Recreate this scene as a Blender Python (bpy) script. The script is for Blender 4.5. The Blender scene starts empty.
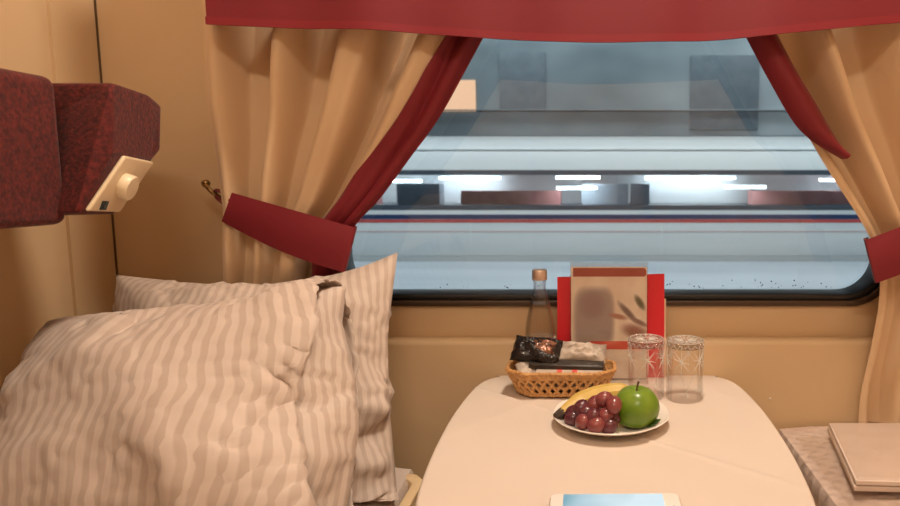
import bpy, bmesh, math, random
from mathutils import Vector, Matrix, noise
random.seed(7)
S = bpy.context.scene
COL = S.collection
PI = math.pi
V = Vector
# ------------------------------------------------------------------ camera
PITCH = math.radians(6.32); F = 650.0; CAM = V((-0.03, -1.23, 1.116)); PX, PY = 595.0, 253.0
def at(x, y, Y=0.0):
    """point of the vertical plane at depth Y seen at image position x, y"""
    a = (x-PX)/F; b = -(y-PY)/F
    d = V((a, math.cos(PITCH)+b*math.sin(PITCH), -math.sin(PITCH)+b*math.cos(PITCH)))
    return CAM + d*((Y-CAM.y)/d.y)
cam = bpy.data.cameras.new('camera'); camo = bpy.data.objects.new('camera', cam); COL.objects.link(camo)
camo.location = CAM; camo.rotation_euler = (PI/2-PITCH, 0, 0)
cam.sensor_width = 36; cam.lens = 36*F/900; cam.shift_x = -(PX-450)/900; cam.shift_y = 0
cam.clip_start = .02; cam.clip_end = 200
cam.dof.use_dof = True; cam.dof.focus_distance = 1.05; cam.dof.aperture_fstop = 7.0
S.camera = camo
# ------------------------------------------------------------------ materials
def mat(name, col, rough=.5, metal=0, spec=.5, **k):
    m = bpy.data.materials.new(name); m.use_nodes = True
    b = m.node_tree.nodes['Principled BSDF']
    b.inputs['Base Color'].default_value = (*col, 1); b.inputs['Roughness'].default_value = rough
    b.inputs['Metallic'].default_value = metal; b.inputs['Specular IOR Level'].default_value = spec
    for n, v in k.items(): b.inputs[n.replace('_', ' ')].default_value = v
    return m
def N(m, t, **k):
    n = m.node_tree.nodes.new(t)
    for a, v in k.items():
        if a in n.inputs: n.inputs[a].default_value = v
        else: setattr(n, a, v)
    return n
def L(m, a, b): m.node_tree.links.new(a, b)
def bsdf(m): return m.node_tree.nodes['Principled BSDF']
def ramp(m, src, stops):
    r = N(m, 'ShaderNodeValToRGB'); e = r.color_ramp.elements
    while len(e) > 1: e.remove(e[-1])
    e[0].position = stops[0][0]; e[0].color = (*stops[0][1], 1)
    for p, c in stops[1:]:
        q = e.new(p); q.color = (*c, 1)
    L(m, src, r.inputs['Fac']); return r
def bump(m, scale, strength, dist=.001, detail=3, coord='Object', prev=None, stretch=None):
    tc = N(m, 'ShaderNodeTexCoord'); nz = N(m, 'ShaderNodeTexNoise', Scale=scale, Detail=detail)
    src = tc.outputs[coord]
    if stretch:
        mp = N(m, 'ShaderNodeMapping'); mp.inputs['Scale'].default_value = stretch; L(m, src, mp.inputs['Vector']); src = mp.outputs[0]
    L(m, src, nz.inputs['Vector'])
    bp = N(m, 'ShaderNodeBump', Strength=strength, Distance=dist)
    L(m, nz.outputs['Fac'], bp.inputs['Height'])
    if prev: L(m, prev.outputs[0], bp.inputs['Normal'])
    L(m, bp.outputs[0], bsdf(m).inputs['Normal']); return bp
def mottle(m, c0, c1, scale, lo=.35, hi=.65, detail=3, coord='Object', stretch=None):
    tc = N(m, 'ShaderNodeTexCoord'); nz = N(m, 'ShaderNodeTexNoise', Scale=scale, Detail=detail)
    src = tc.outputs[coord]
    if stretch:
        mp = N(m, 'ShaderNodeMapping'); mp.inputs['Scale'].default_value = stretch; L(m, src, mp.inputs['Vector']); src = mp.outputs[0]
    L(m, src, nz.inputs['Vector'])
    r = ramp(m, nz.outputs['Fac'], [(lo, c0), (hi, c1)]); L(m, r.outputs[0], bsdf(m).inputs['Base Color']); return r

TAN = (.68, .49, .295)
M = {}
M['wall'] = mat('tan_laminate', TAN, .42); mottle(M['wall'], (.665, .475, .285), (.695, .505, .305), 4); bump(M['wall'], 260, .05, .0005)
M['groove'] = mat('groove_seam', (.12, .07, .03), .7)
M['ceil'] = mat('ceiling_laminate', (.80, .72, .60), .5); bump(M['ceil'], 200, .04)
M['floor'] = mat('carpet_floor', (.13, .05, .04), .95); bump(M['floor'], 600, .5, .003)
M['curtain'] = mat('tan_curtain_cloth', (.72, .51, .315), .75, Sheen_Weight=.2, Sheen_Roughness=.5)
bump(M['curtain'], 900, .12, .0006)
M['red'] = mat('red_cloth', (.20, .006, .016), .62, Sheen_Weight=.15, Sheen_Roughness=.4); bump(M['red'], 900, .15, .0006)
M['redseam'] = mat('red_hem_cloth', (.24, .009, .020), .6); bump(M['redseam'], 900, .15, .0006)
M['moquette'] = mat('maroon_moquette', (.14, .008, .012), .9, Sheen_Weight=.12, Sheen_Roughness=.4)
mottle(M['moquette'], (.055, .004, .0035), (.135, .012, .010), 170, .36, .66, 3)
bump(M['moquette'], 240, .5, .002)
M['cream'] = mat('cream_plastic', (.74, .58, .38), .4); bump(M['cream'], 100, .02)
M['cream_knob'] = mat('cream_knob_plastic', (.80, .66, .46), .35); bump(M['cream_knob'], 100, .02)
M['display'] = mat('dark_display', (.01, .03, .04), .15); mottle(M['display'], (.008, .02, .03), (.02, .07, .09), 120)
M['brass'] = mat('dull_brass', (.32, .20, .09), .3, 1); bump(M['brass'], 300, .1)
M['gasket'] = mat('black_rubber', (.012, .011, .011), .38); bump(M['gasket'], 200, .08)
M['bronze'] = mat('dark_bronze_frame', (.075, .045, .028), .35, .3); bump(M['bronze'], 200, .05)
def linen(name, c0, c1, freq, dirx=True, duty=.5, wr=.5):
    m = mat(name, c0, .62, Sheen_Weight=.1)
    uv = N(m, 'ShaderNodeTexCoord'); sp = N(m, 'ShaderNodeSeparateXYZ'); L(m, uv.outputs['UV'], sp.inputs[0])
    mu = N(m, 'ShaderNodeMath', operation='MULTIPLY'); mu.inputs[1].default_value = freq; L(m, sp.outputs[0 if dirx else 1], mu.inputs[0])
    fr = N(m, 'ShaderNodeMath', operation='FRACT'); L(m, mu.outputs[0], fr.inputs[0])
    r = ramp(m, fr.outputs[0], [(0, c0), (duty-.06, c0), (duty+.06, c1), (.94, c1), (1, c0)])
    L(m, r.outputs[0], bsdf(m).inputs['Base Color'])
    b1 = bump(m, 7, wr*.5, .012, 1); bump(m, 26, wr*.5, .004, 2, prev=b1)
    return m
M['linen'] = linen('striped_pillow_linen', (.595, .485, .42), (.49, .385, .325), 34)
M['linen_back'] = linen('striped_linen', (.585, .48, .415), (.485, .38, .32), 36)
M['sheet'] = mat('bed_sheet_linen', (.58, .47, .41), .7); bump(M['sheet'], 14, .5, .01)
M['cloth'] = mat('cream_tablecloth', (.78, .61, .47), .6); mottle(M['cloth'], (.665, .565, .485), (.705, .60, .52), 3)
bump(M['cloth'], 5, .25, .006)
M['tabletop'] = mat('table_laminate', (.6, .42, .25), .4); bump(M['tabletop'], 90, .03)
M['steel'] = mat('brushed_steel', (.5, .47, .43), .3, 1); bump(M['steel'], 90, .05, stretch=(1, 1, 12))
M['birch'] = mat('birch_edge', (.72, .52, .30), .45); mottle(M['birch'], (.68, .48, .27), (.76, .57, .34), 30, stretch=(1, .1, 6))
M['plate'] = mat('white_porcelain', (.82, .74, .66), .18); mottle(M['plate'], (.85, .78, .71), (.87, .80, .73), 10)
def clear(name, ior=1.47, tint=(1, 1, 1), rough=0):
    m = mat(name, tint, rough); b = bsdf(m); b.inputs['Transmission Weight'].default_value = 1; b.inputs['IOR'].default_value = ior
    return m
def fresnel(m, ior):
    # same reflectance from either side of a thin wall
    g = N(m, 'ShaderNodeNewGeometry'); mr = N(m, 'ShaderNodeMapRange'); mr.inputs['To Min'].default_value = ior; mr.inputs['To Max'].default_value = 1/ior
    L(m, g.outputs['Backfacing'], mr.inputs['Value']); fr = N(m, 'ShaderNodeFresnel'); L(m, mr.outputs[0], fr.inputs['IOR']); return fr
def thin(name, tint, ior=1.5, rough=.0, extra=.0):
    m = bpy.data.materials.new(name); m.use_nodes = True; nt = m.node_tree
    nt.nodes.remove(nt.nodes['Principled BSDF']); out = nt.nodes['Material Output']
    tr = N(m, 'ShaderNodeBsdfTransparent'); tr.inputs[0].default_value = (*tint, 1)
    gl = N(m, 'ShaderNodeBsdfGlossy'); gl.inputs['Roughness'].default_value = rough
    fr = fresnel(m, ior)
    mu = N(m, 'ShaderNodeMath', operation='ADD'); mu.inputs[1].default_value = extra; L(m, fr.outputs[0], mu.inputs[0])
    mx = N(m, 'ShaderNodeMixShader'); L(m, mu.outputs[0], mx.inputs[0]); L(m, tr.outputs[0], mx.inputs[1]); L(m, gl.outputs[0], mx.inputs[2])
    L(m, mx.outputs[0], out.inputs['Surface']); return m
M['pane'] = thin('window_glass', (.93, .96, .97), 1.5, 0, .05)
def softglass(name, ior, fac, extra=0, sparkle=0):
    # thin-walled clear glass: part of the light goes straight through, part is bent and mirrored
    m = bpy.data.materials.new(name); m.use_nodes = True; nt = m.node_tree
    nt.nodes.remove(nt.nodes['Principled BSDF']); out = nt.nodes['Material Output']
    tr = N(m, 'ShaderNodeBsdfTransparent'); tr.inputs[0].default_value = (.99, .985, .98, 1)
    gl = N(m, 'ShaderNodeBsdfGlossy'); gl.inputs['Roughness'].default_value = .02
    fr = fresnel(m, ior); mx = N(m, 'ShaderNodeMixShader')
    ad = N(m, 'ShaderNodeMath', operation='ADD'); ad.inputs[1].default_value = extra; L(m, fr.outputs[0], ad.inputs[0])
    L(m, ad.outputs[0], mx.inputs[0]); L(m, tr.outputs[0], mx.inputs[1]); L(m, gl.outputs[0], mx.inputs[2])
    g = N(m, 'ShaderNodeBsdfGlass'); g.inputs['IOR'].default_value = ior; g.inputs['Roughness'].default_value = 0
    m2 = N(m, 'ShaderNodeMixShader'); m2.inputs[0].default_value = fac
    L(m, mx.outputs[0], m2.inputs[1]); L(m, g.outputs[0], m2.inputs[2]); L(m, m2.outputs[0], out.inputs['Surface'])
    if sparkle:
        tc = N(m, 'ShaderNodeTexCoord'); vo = N(m, 'ShaderNodeTexVoronoi', Scale=sparkle); L(m, tc.outputs['Object'], vo.inputs['Vector'])
        bp = N(m, 'ShaderNodeBump', Strength=1, Distance=.004); L(m, vo.outputs['Distance'], bp.inputs['Height'])
        L(m, bp.outputs[0], gl.inputs['Normal']); L(m, bp.outputs[0], g.inputs['Normal'])
    return m
M['glass'] = softglass('tumbler_glass', 1.32, .10)
M['glassbase'] = softglass('tumbler_base_glass', 1.45, .5, .0, 200)
M['cutglass'] = mat('ground_cut_glass', (1, .97, .92), .2, Transmission_Weight=.3)
M['bottle'] = softglass('bottle_glass', 1.4, .22)
M['water'] = softglass('water', 1.15, .15)
M['film'] = thin('clear_acrylic', (.96, .95, .94), 1.45, .03, .01)
M['wrapfilm'] = thin('plastic_film', (.97, .96, .95), 1.5, .07, .06)
# crinkles in the film
m = M['wrapfilm']
tc = N(m, 'ShaderNodeTexCoord'); nz = N(m, 'ShaderNodeTexNoise', Scale=24, Detail=4, Distortion=.8); L(m, tc.outputs['Object'], nz.inputs[0])
bp = N(m, 'ShaderNodeBump', Strength=.9, Distance=.02); L(m, nz.outputs[0], bp.inputs['Height'])
for n in m.node_tree.nodes:
    if n.bl_idname == 'ShaderNodeBsdfGlossy': L(m, bp.outputs[0], n.inputs['Normal'])
M['cap'] = mat('copper_cap', (.66, .50, .41), .36, .6); bump(M['cap'], 200, .05)
M['redcard'] = mat('red_card', (.72, .02, .034), .45); mottle(M['redcard'], (.70, .018, .031), (.74, .023, .037), 12)
M['paleedge'] = mat('cream_card', (.80, .60, .42), .6); mottle(M['paleedge'], (.78, .58, .40), (.82, .62, .44), 12)
M['banner'] = mat('brick_red_print', (.36, .055, .04), .5); mottle(M['banner'], (.38, .07, .055), (.46, .09, .07), 25)
M['redprint'] = mat('red_print', (.62, .08, .055), .5); mottle(M['redprint'], (.72, .10, .08), (.78, .13, .10), 30)
M['apple'] = mat('green_apple_skin', (.22, .36, .02), .28); mottle(M['apple'], (.10, .20, .009), (.20, .30, .030), 26, .3, .72, 6); bump(M['apple'], 40, .04)
M['stem'] = mat('brown_stem', (.10, .05, .02), .7); bump(M['stem'], 200, .3)
M['banana'] = mat('banana_skin', (.72, .46, .08), .45); mottle(M['banana'], (.58, .38, .08), (.66, .46, .13), 18); bump(M['banana'], 60, .1)
M['bananatip'] = mat('banana_dark_tip', (.05, .03, .02), .7); bump(M['bananatip'], 150, .3)
M['grape'] = mat('dark_red_grape', (.13, .012, .022), .28, Coat_Weight=.2); mottle(M['grape'], (.065, .014, .024), (.15, .03, .038), 45, .3, .7)
M['grapel'] = mat('rosy_grape', (.32, .05, .045), .28, Coat_Weight=.2); mottle(M['grapel'], (.17, .03, .036), (.27, .065, .06), 45, .3, .7)
M['leaf'] = mat('green_leaf', (.05, .12, .02), .5); mottle(M['leaf'], (.02, .055, .010), (.045, .10, .018), 80)
M['wicker'] = mat('woven_wicker', (.60, .31, .11), .55); mottle(M['wicker'], (.48, .23, .075), (.68, .38, .15), 130); bump(M['wicker'], 300, .4, .001)
M['foilblack'] = mat('black_foil', (.018, .013, .012), .22, .2); bump(M['foilblack'], 70, .9, .008)
M['foilbrown'] = mat('brown_foil_print', (.16, .06, .035), .25, .3); mottle(M['foilbrown'], (.06, .02, .015), (.40, .18, .11), 90, .4, .65)
M['foilgrey'] = mat('grey_paper_sachet', (.55, .45, .37), .5); mottle(M['foilgrey'], (.34, .27, .22), (.58, .48, .40), 38); bump(M['foilgrey'], 70, .5, .004)
M['darkbox'] = mat('dark_grey_wrapper', (.035, .028, .024), .35); mottle(M['darkbox'], (.03, .024, .02), (.05, .04, .034), 60)
M['whitecard'] = mat('white_card_sleeve', (.55, .44, .36), .5); mottle(M['whitecard'], (.50, .40, .33), (.58, .47, .39), 60)
M['phone'] = mat('white_phone_glass', (.85, .82, .78), .12); mottle(M['phone'], (.84, .81, .77), (.86, .83, .79), 60)
M['gold'] = mat('rose_gold_rim', (.55, .30, .17), .3, .9); bump(M['gold'], 200, .02)
M['black'] = mat('black_detail', (.01, .01, .01), .3); mottle(M['black'], (.009, .009, .009), (.012, .012, .012), 50)
m = M['screen'] = mat('lit_phone_screen', (.02, .03, .04), .06)
tc = N(m, 'ShaderNodeTexCoord'); mp = N(m, 'ShaderNodeMapping'); mp.inputs['Scale'].default_value = (9, 5, 1); nz = N(m, 'ShaderNodeTexNoise', Scale=1.4, Detail=1)
L(m, tc.outputs['Object'], mp.inputs[0]); L(m, mp.outputs[0], nz.inputs[0])
r = ramp(m, nz.outputs[0], [(.36, (.22, .42, .50)), (.62, (.72, .86, .92))]); L(m, r.outputs[0], bsdf(m).inputs['Emission Color']); bsdf(m).inputs['Emission Strength'].default_value = .9
# menu sheet: blurred print
m = M['menu'] = mat('menu_paper', (.9, .74, .6), .5)
uv = N(m, 'ShaderNodeTexCoord'); sepx = N(m, 'ShaderNodeSeparateXYZ'); L(m, uv.outputs['UV'], sepx.inputs[0])
nz = N(m, 'ShaderNodeTexNoise', Scale=4, Detail=2); L(m, uv.outputs['UV'], nz.inputs[0])
cur = ramp(m, nz.outputs[0], [(.4, (.88, .73, .62)), (.62, (.95, .83, .72))]).outputs[0]
def blot(cx, cy, rx, ry, ang, col, soft, power=2):
    # soft-edged printed patch: super-ellipse around (cx, cy) in image units of the sheet
    global cur
    cx, cy, rx, ry = (cx-571)/76, (380-cy)/113, rx/76, ry/113
    mp = N(m, 'ShaderNodeMapping', vector_type='TEXTURE'); mp.inputs['Location'].default_value = (cx, cy, 0); mp.inputs['Rotation'].default_value = (0, 0, math.radians(ang)); mp.inputs['Scale'].default_value = (rx, ry, 1)
    L(m, uv.outputs['UV'], mp.inputs[0]); sp = N(m, 'ShaderNodeSeparateXYZ'); L(m, mp.outputs[0], sp.inputs[0]); pw = []
    for k in (0, 1):
        ab = N(m, 'ShaderNodeMath', operation='ABSOLUTE'); L(m, sp.outputs[k], ab.inputs[0])
        p_ = N(m, 'ShaderNodeMath', operation='POWER'); p_.inputs[1].default_value = power; L(m, ab.outputs[0], p_.inputs[0]); pw.append(p_)
    ad = N(m, 'ShaderNodeMath', operation='ADD'); L(m, pw[0].outputs[0], ad.inputs[0]); L(m, pw[1].outputs[0], ad.inputs[1])
    mr_ = N(m, 'ShaderNodeMapRange', interpolation_type='SMOOTHSTEP'); mr_.inputs['From Min'].default_value = 1+soft; mr_.inputs['From Max'].default_value = max(0, 1-soft); L(m, ad.outputs[0], mr_.inputs['Value'])
    mi = N(m, 'ShaderNodeMix', data_type='RGBA'); L(m, mr_.outputs[0], mi.inputs[0]); L(m, cur, mi.inputs[6]); mi.inputs[7].default_value = (*col, 1); cur = mi.outputs[2]
blot(594, 319, 20, 31, 0, (.44, .35, .34), .6, 4)
blot(592, 306, 12, 13, 0, (.36, .25, .25), .95)
blot(592, 342, 13, 8, 0, (.46, .38, .34), .9)
blot(640, 303, 6.5, 4, -42, (.16, .14, .08), .98)
blot(628, 313, 11, 3.6, -35, (.24, .16, .15), .98)
blot(618, 317, 9, 2.6, -8, (.50, .24, .19), .9)
blot(640, 323, 8, 2.6, -18, (.34, .20, .17), .9)
blot(636, 333, 13, 7, -10, (.38, .17, .13), .98)
L(m, cur, bsdf(m).inputs['Base Color'])
def emis(name, col, s):
    m = mat(name, (.02, .02, .02), .5); b = bsdf(m); b.inputs['Emission Color'].default_value = (*col, 1); b.inputs['Emission Strength'].default_value = s; return m

# ------------------------------------------------------------------ mesh helpers
def smooth(me, ang=40):
    for p in me.polygons: p.use_smooth = True
    try: me.set_sharp_from_angle(angle=math.radians(ang))
    except Exception: pass
def link(name, me, m, parent=None, ang=40, sm=True):
    if isinstance(m, (list, tuple)):
        for q in m: me.materials.append(q)
    else: me.materials.append(m)
    if sm: smooth(me, ang)
    o = bpy.data.objects.new(name, me); COL.objects.link(o)
    if parent:
        o.parent = parent; bpy.context.view_layer.update(); o.matrix_parent_inverse = parent.matrix_world.inverted()
    return o
def mesh(name, bm):
    bmesh.ops.recalc_face_normals(bm, faces=bm.faces); me = bpy.data.meshes.new(name); bm.to_mesh(me); bm.free(); return me
def obj(name, bm, m, parent=None, ang=40): return link(name, mesh(name, bm), m, parent, ang)
def tag(o, label=None, cat=None, group=None, kind=None):
    for k, v in (('label', label), ('category', cat), ('group', group), ('kind', kind)):
        if v: o[k] = v
    return o
def thing(name, label, cat, loc=(0, 0, 0), group=None):
    o = bpy.data.objects.new(name, None); COL.objects.link(o); o.location = loc; o.empty_display_size = .05
    bpy.context.view_layer.update(); return tag(o, label, cat, group)
def bevel(bm, w, seg=3, ang=30):
    bmesh.ops.recalc_face_normals(bm, faces=bm.faces)
    es = [e for e in bm.edges if len(e.link_faces) == 2 and e.calc_face_angle(0) > math.radians(ang)]
    bmesh.ops.bevel(bm, geom=es, offset=w, segments=seg, profile=.5, affect='EDGES', clamp_overlap=True)
def box(x0, x1, y0, y1, z0, z1, bv=0, seg=3, bm=None, mx=None):
    b = bm or bmesh.new()
    r = bmesh.ops.create_cube(b, size=1, matrix=Matrix.Translation(((x0+x1)/2, (y0+y1)/2, (z0+z1)/2)) @ Matrix.Diagonal((x1-x0, y1-y0, z1-z0, 1)))
    if mx: bmesh.ops.transform(b, matrix=mx, verts=r['verts'])
    if bv: bevel(b, bv, seg)
    return b
def lathe(prof, n=48, c=(0, 0, 0), bm=None, rmod=None):
    b = bm or bmesh.new(); rings = []
    for r, z in prof:
        if r < 1e-6: rings.append([b.verts.new((c[0], c[1], c[2]+z))])
        else: rings.append([b.verts.new((c[0]+(r*(rmod(2*PI*i/n, z) if rmod else 1))*math.cos(2*PI*i/n), c[1]+(r*(rmod(2*PI*i/n, z) if rmod else 1))*math.sin(2*PI*i/n), c[2]+z)) for i in range(n)])
    for a, q in zip(rings, rings[1:]):
        for i in range(n):
            j = (i+1) % n
            if len(a) == 1 and len(q) == 1: continue
            if len(a) == 1: b.faces.new((a[0], q[i], q[j]))
            elif len(q) == 1: b.faces.new((a[i], a[j], q[0]))
            else: b.faces.new((a[i], a[j], q[j], q[i]))
    return b
def tube(pts, r, n=8, bm=None, cap=True, closed=False):
    b = bm or bmesh.new(); pts = [V(p) for p in pts]; rings = []; K = len(pts); up = None
    for i, p in enumerate(pts):
        if closed: t = (pts[(i+1) % K]-pts[i-1]).normalized()
        else: t = (pts[min(i+1, K-1)]-pts[max(i-1, 0)]).normalized()
        if up is None: up = t.orthogonal().normalized()
        up = (up-t*up.dot(t)).normalized(); w = t.cross(up)
        rr = r(i/(K-1)) if callable(r) else r
        rings.append([b.verts.new(p+(up*math.cos(2*PI*k/n)+w*math.sin(2*PI*k/n))*rr) for k in range(n)])
    for i in range(K if closed else K-1):
        a, q = rings[i], rings[(i+1) % K]
        for k in range(n): b.faces.new((a[k], a[(k+1) % n], q[(k+1) % n], q[k]))
    if cap and not closed: b.faces.new(rings[0]); b.faces.new(rings[-1][::-1])
    return b
def grid(fn, nu, nv, thick=0, uv=True, bm=None):
    """sheet of points fn(u, v); thick makes it a closed shell"""
    b = bm or bmesh.new(); lay = b.loops.layers.uv.verify()
    P = [[fn(i/nu, j/nv) for j in range(nv+1)] for i in range(nu+1)]
    vs = [[b.verts.new(p) for p in row] for row in P]; info = {}
    for i in range(nu+1):
        for j in range(nv+1): info[vs[i][j]] = (i/nu, j/nv)
    fs = [b.faces.new((vs[i][j], vs[i+1][j], vs[i+1][j+1], vs[i][j+1])) for i in range(nu) for j in range(nv)]
    if thick:
        vb = [[None]*(nv+1) for _ in range(nu+1)]
        for i in range(nu+1):
            for j in range(nv+1):
                du = P[min(i+1, nu)][j]-P[max(i-1, 0)][j]; dv = P[i][min(j+1, nv)]-P[i][max(j-1, 0)]
                n = du.cross(dv); n = n.normalized() if n.length > 1e-12 else V((0, -1, 0))
                vb[i][j] = b.verts.new(P[i][j]-n*thick); info[vb[i][j]] = (i/nu, j/nv)
        for i in range(nu):
            for j in range(nv): fs.append(b.faces.new((vb[i][j], vb[i][j+1], vb[i+1][j+1], vb[i+1][j])))
        for i in range(nu):
            for j in (0, nv): fs.append(b.faces.new((vs[i][j], vb[i][j], vb[i+1][j], vs[i+1][j])))
        for j in range(nv):
            for i in (0, nu): fs.append(b.faces.new((vs[i][j], vs[i][j+1], vb[i][j+1], vb[i][j])))
    for f in fs:
        for l in f.loops: l[lay].uv = info[l.vert]
    return b
def prism(poly, y0, y1, bm=None):
    """polygon of (x, z) extruded along y"""
    b = bm or bmesh.new(); a = [b.verts.new((x, y0, z)) for x, z in poly]; q = [b.verts.new((x, y1, z)) for x, z in poly]
    b.faces.new(a); b.faces.new(q[::-1]); n = len(poly)
    for i in range(n): b.faces.new((a[i], a[(i+1) % n], q[(i+1) % n], q[i]))
    return b
def interp(pts, t):
    """smooth (Catmull-Rom in y) curve through (t, value) pairs"""
    if t <= pts[0][0]: return pts[0][1] + (t-pts[0][0])*(pts[1][1]-pts[0][1])/(pts[1][0]-pts[0][0])
    if t >= pts[-1][0]: return pts[-1][1] + (t-pts[-1][0])*(pts[-1][1]-pts[-2][1])/(pts[-1][0]-pts[-2][0])
    for i in range(len(pts)-1):
        if pts[i][0] <= t <= pts[i+1][0]:
            x0, y0 = pts[i]; x1, y1 = pts[i+1]; h = x1-x0; s = (t-x0)/h
            m0 = (y1-pts[i-1][1])/(x1-pts[i-1][0]) if i else (y1-y0)/h
            m1 = (pts[i+2][1]-y0)/(pts[i+2][0]-x0) if i+2 < len(pts) else (y1-y0)/h
            return (2*s**3-3*s*s+1)*y0+(s**3-2*s*s+s)*h*m0+(-2*s**3+3*s*s)*y1+(s**3-s*s)*h*m1
def lerp(a, b, t): return a+(b-a)*t
def rrect(x0, x1, z0, z1, r, n=10):
    out = []
    for cx, cz, a0 in ((x1-r, z1-r, 0), (x0+r, z1-r, PI/2), (x0+r, z0+r, PI), (x1-r, z0+r, 1.5*PI)):
        for i in range(n+1): a = a0+PI/2*i/n; out.append((cx+r*math.cos(a), cz+r*math.sin(a)))
    return out
def struct(o): o['kind'] = 'structure'; return o

# ------------------------------------------------------------------ the compartment shell
WY = .035                       # face of the upper window wall; the lower panel stands at y = 0
HX0, HX1, HZ0, HZ1 = at(331, 290, WY).x, at(893, 290, WY).x, at(600, 306, WY).z, 1.70
XL, XR, YB, ZF, ZC = -1.03, 1.03, -2.0, .0, 2.45
def wall_hole():
    b = bmesh.new(); h0 = rrect(HX0, HX1, HZ0, HZ1, .085); hole = [(lerp(p[0], q[0], k/6), lerp(p[1], q[1], k/6)) for p, q in zip(h0, h0[1:]+h0[:1]) for k in range(6)]; n = len(hole); cx, cz = (HX0+HX1)/2, (HZ0+HZ1)/2
    def out(p):
        dx, dz = p[0]-cx, p[1]-cz
        t = min(((XR-cx) if dx > 0 else (XL-cx))/dx if abs(dx) > 1e-9 else 1e9, ((ZC-cz) if dz > 0 else (.0-cz))/dz if abs(dz) > 1e-9 else 1e9)
        return (cx+dx*t, cz+dz*t)
    fr = [b.verts.new((x, WY, z)) for x, z in hole]; fo = [b.verts.new((*((out(p)[0], WY, out(p)[1])),)) for p in hole]
    bk = [b.verts.new((x, WY+.10, z)) for x, z in hole]; bo = [b.verts.new((out(p)[0], WY+.10, out(p)[1])) for p in hole]
    for i in range(n):
        j = (i+1) % n
        b.faces.new((fr[i], fr[j], fo[j], fo[i])); b.faces.new((bk[i], bo[i], bo[j], bk[j])); b.faces.new((fr[i], bk[i], bk[j], fr[j]))
    # corners of the outer rectangle
    for X, Z in ((XL, 0), (XL, ZC), (XR, 0), (XR, ZC)):
        for vs, Y in ((fo, WY), (bo, WY+.10)):
            best = sorted(vs, key=lambda v: (v.co.x-X)**2+(v.co.z-Z)**2)
            a = next(v for v in best if abs(v.co.x-X) < 1e-5); c = next(v for v in best if abs(v.co.z-Z) < 1e-5)
            if a is not c: b.faces.new((a, c, b.verts.new((X, Y, Z))))
    return b
struct(obj('wall_back', wall_hole(), M['wall'], ang=30))
def ring(outer, inner, y0, y1, bv=.0):
    """flat ring between two loops of equal length"""
    b = bmesh.new(); n = len(outer)
    L4 = [[b.verts.new((x, y, z)) for x, z in lp] for lp, y in ((outer, y0), (inner, y0), (inner, y1), (outer, y1))]
    for k in range(4):
        a, q = L4[k], L4[(k+1) % 4]
        for i in range(n): b.faces.new((a[i], a[(i+1) % n], q[(i+1) % n], q[i]))
    if bv: bevel(b, bv, 2, 50)
    return b
wz = lambda py: at(600, py, WY).z
win = struct(thing('window_1', None, None, ((HX0+HX1)/2, WY, HZ0)))
win['label'] = 'wide carriage window with rounded corners and black rubber frame'
R0 = .085
def inset(d): return rrect(HX0+d, HX1-d, HZ0+d, HZ1-d, R0-d*.6)
obj('window_surround', ring(inset(.0005), inset(.0125), WY-.010, WY+.05, .003), M['bronze'], win)
obj('gasket', ring(inset(.0126), inset(.024), WY-.004, WY+.06, .003), M['gasket'], win)
b = bmesh.new(); pv = inset(.0235)
f0 = [b.verts.new((x, WY+.036, z)) for x, z in pv]; b.faces.new(f0)
pane = obj('pane', b, M['pane'], win)
# specks of dirt and droplets along the lower edge of the pane
b = bmesh.new()
for k in range(46):
    x = random.choice((random.uniform(.29, .45), random.uniform(-.35, -.1), random.uniform(.05, .42))); z = HZ0+.030+abs(random.gauss(0, .008))
    bmesh.ops.create_icosphere(b, subdivisions=1, radius=random.uniform(.0007, .0016), matrix=Matrix.Translation((x, WY+.0345, z)) @ Matrix.Diagonal((1, .4, 1, 1)))
sp = obj('dirt_specks', b, M['gasket'], win); sp['kind'] = 'stuff'
# lower wall panel with a rounded upper edge
zt = at(600, 340, 0).z
b = box(XL+.0, XR, 0, WY+.002, .02, zt, .0); bevel(b, .012, 4)
struct(obj('trim_1', b, M['wall']))
# small white screw cap on the panel
b = bmesh.new(); p = at(770, 398.5, 0); bmesh.ops.create_uvsphere(b, u_segments=12, v_segments=8, radius=.0024, matrix=Matrix.Translation((p.x, -.0005, p.z)) @ Matrix.Diagonal((1, .5, 1, 1)))
tag(obj('screw_cap', b, M['plate']), 'tiny white screw cap on the tan panel right of the table', 'screw cap')
# corner panel between left wall and window wall
c0, c1 = at(76, 300, -.045).x, at(116, 270, WY).x
b = prism([(0, 0)]*0 or [(c0-.03, 0)], 0, 0) if False else bmesh.new()
foot = [(c0-.12, WY-.001), (c1, WY-.001), (c1-.003, WY-.012), (c0+.004, -.05), (c0-.12, -.05)]
a = [b.verts.new((x, y, .0)) for x, y in foot]; q = [b.verts.new((x, y, ZC)) for x, y in foot]
b.faces.new(a); b.faces.new(q[::-1])
for i in range(5): b.faces.new((a[i], a[(i+1) % 5], q[(i+1) % 5], q[i]))
struct(obj('trim_2', b, M['wall'], ang=20))
struct(obj('trim_3', box(c1+.0005, c1+.004, WY-.0015, WY+.001, .80, ZC), M['groove']))
struct(obj('wall_left', box(XL-.08, c0-.002, YB, WY, 0, ZC), M['wall']))
struct(obj('wall_right', box(XR, XR+.08, YB, WY+.1, 0, ZC), M['wall']))
struct(obj('wall_front', box(XL-.08, XR+.08, YB-.06, YB, 0, ZC), M['ceil']))
struct(obj('floor', box(XL-.08, XR+.08, YB-.06, WY+.1, -.06, 0), M['floor']))
struct(obj('ceiling', box(XL-.08, XR+.08, YB-.06, WY+.1, ZC, ZC+.06), M['ceil']))
dr = struct(obj('door_1', box(-.35, .35, YB, YB+.03, .01, 2.0, .006), M['cream']))
obj('door_handle', box(.22, .26, YB+.03, YB+.06, .95, 1.15, .008), M['steel'], dr)
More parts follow.
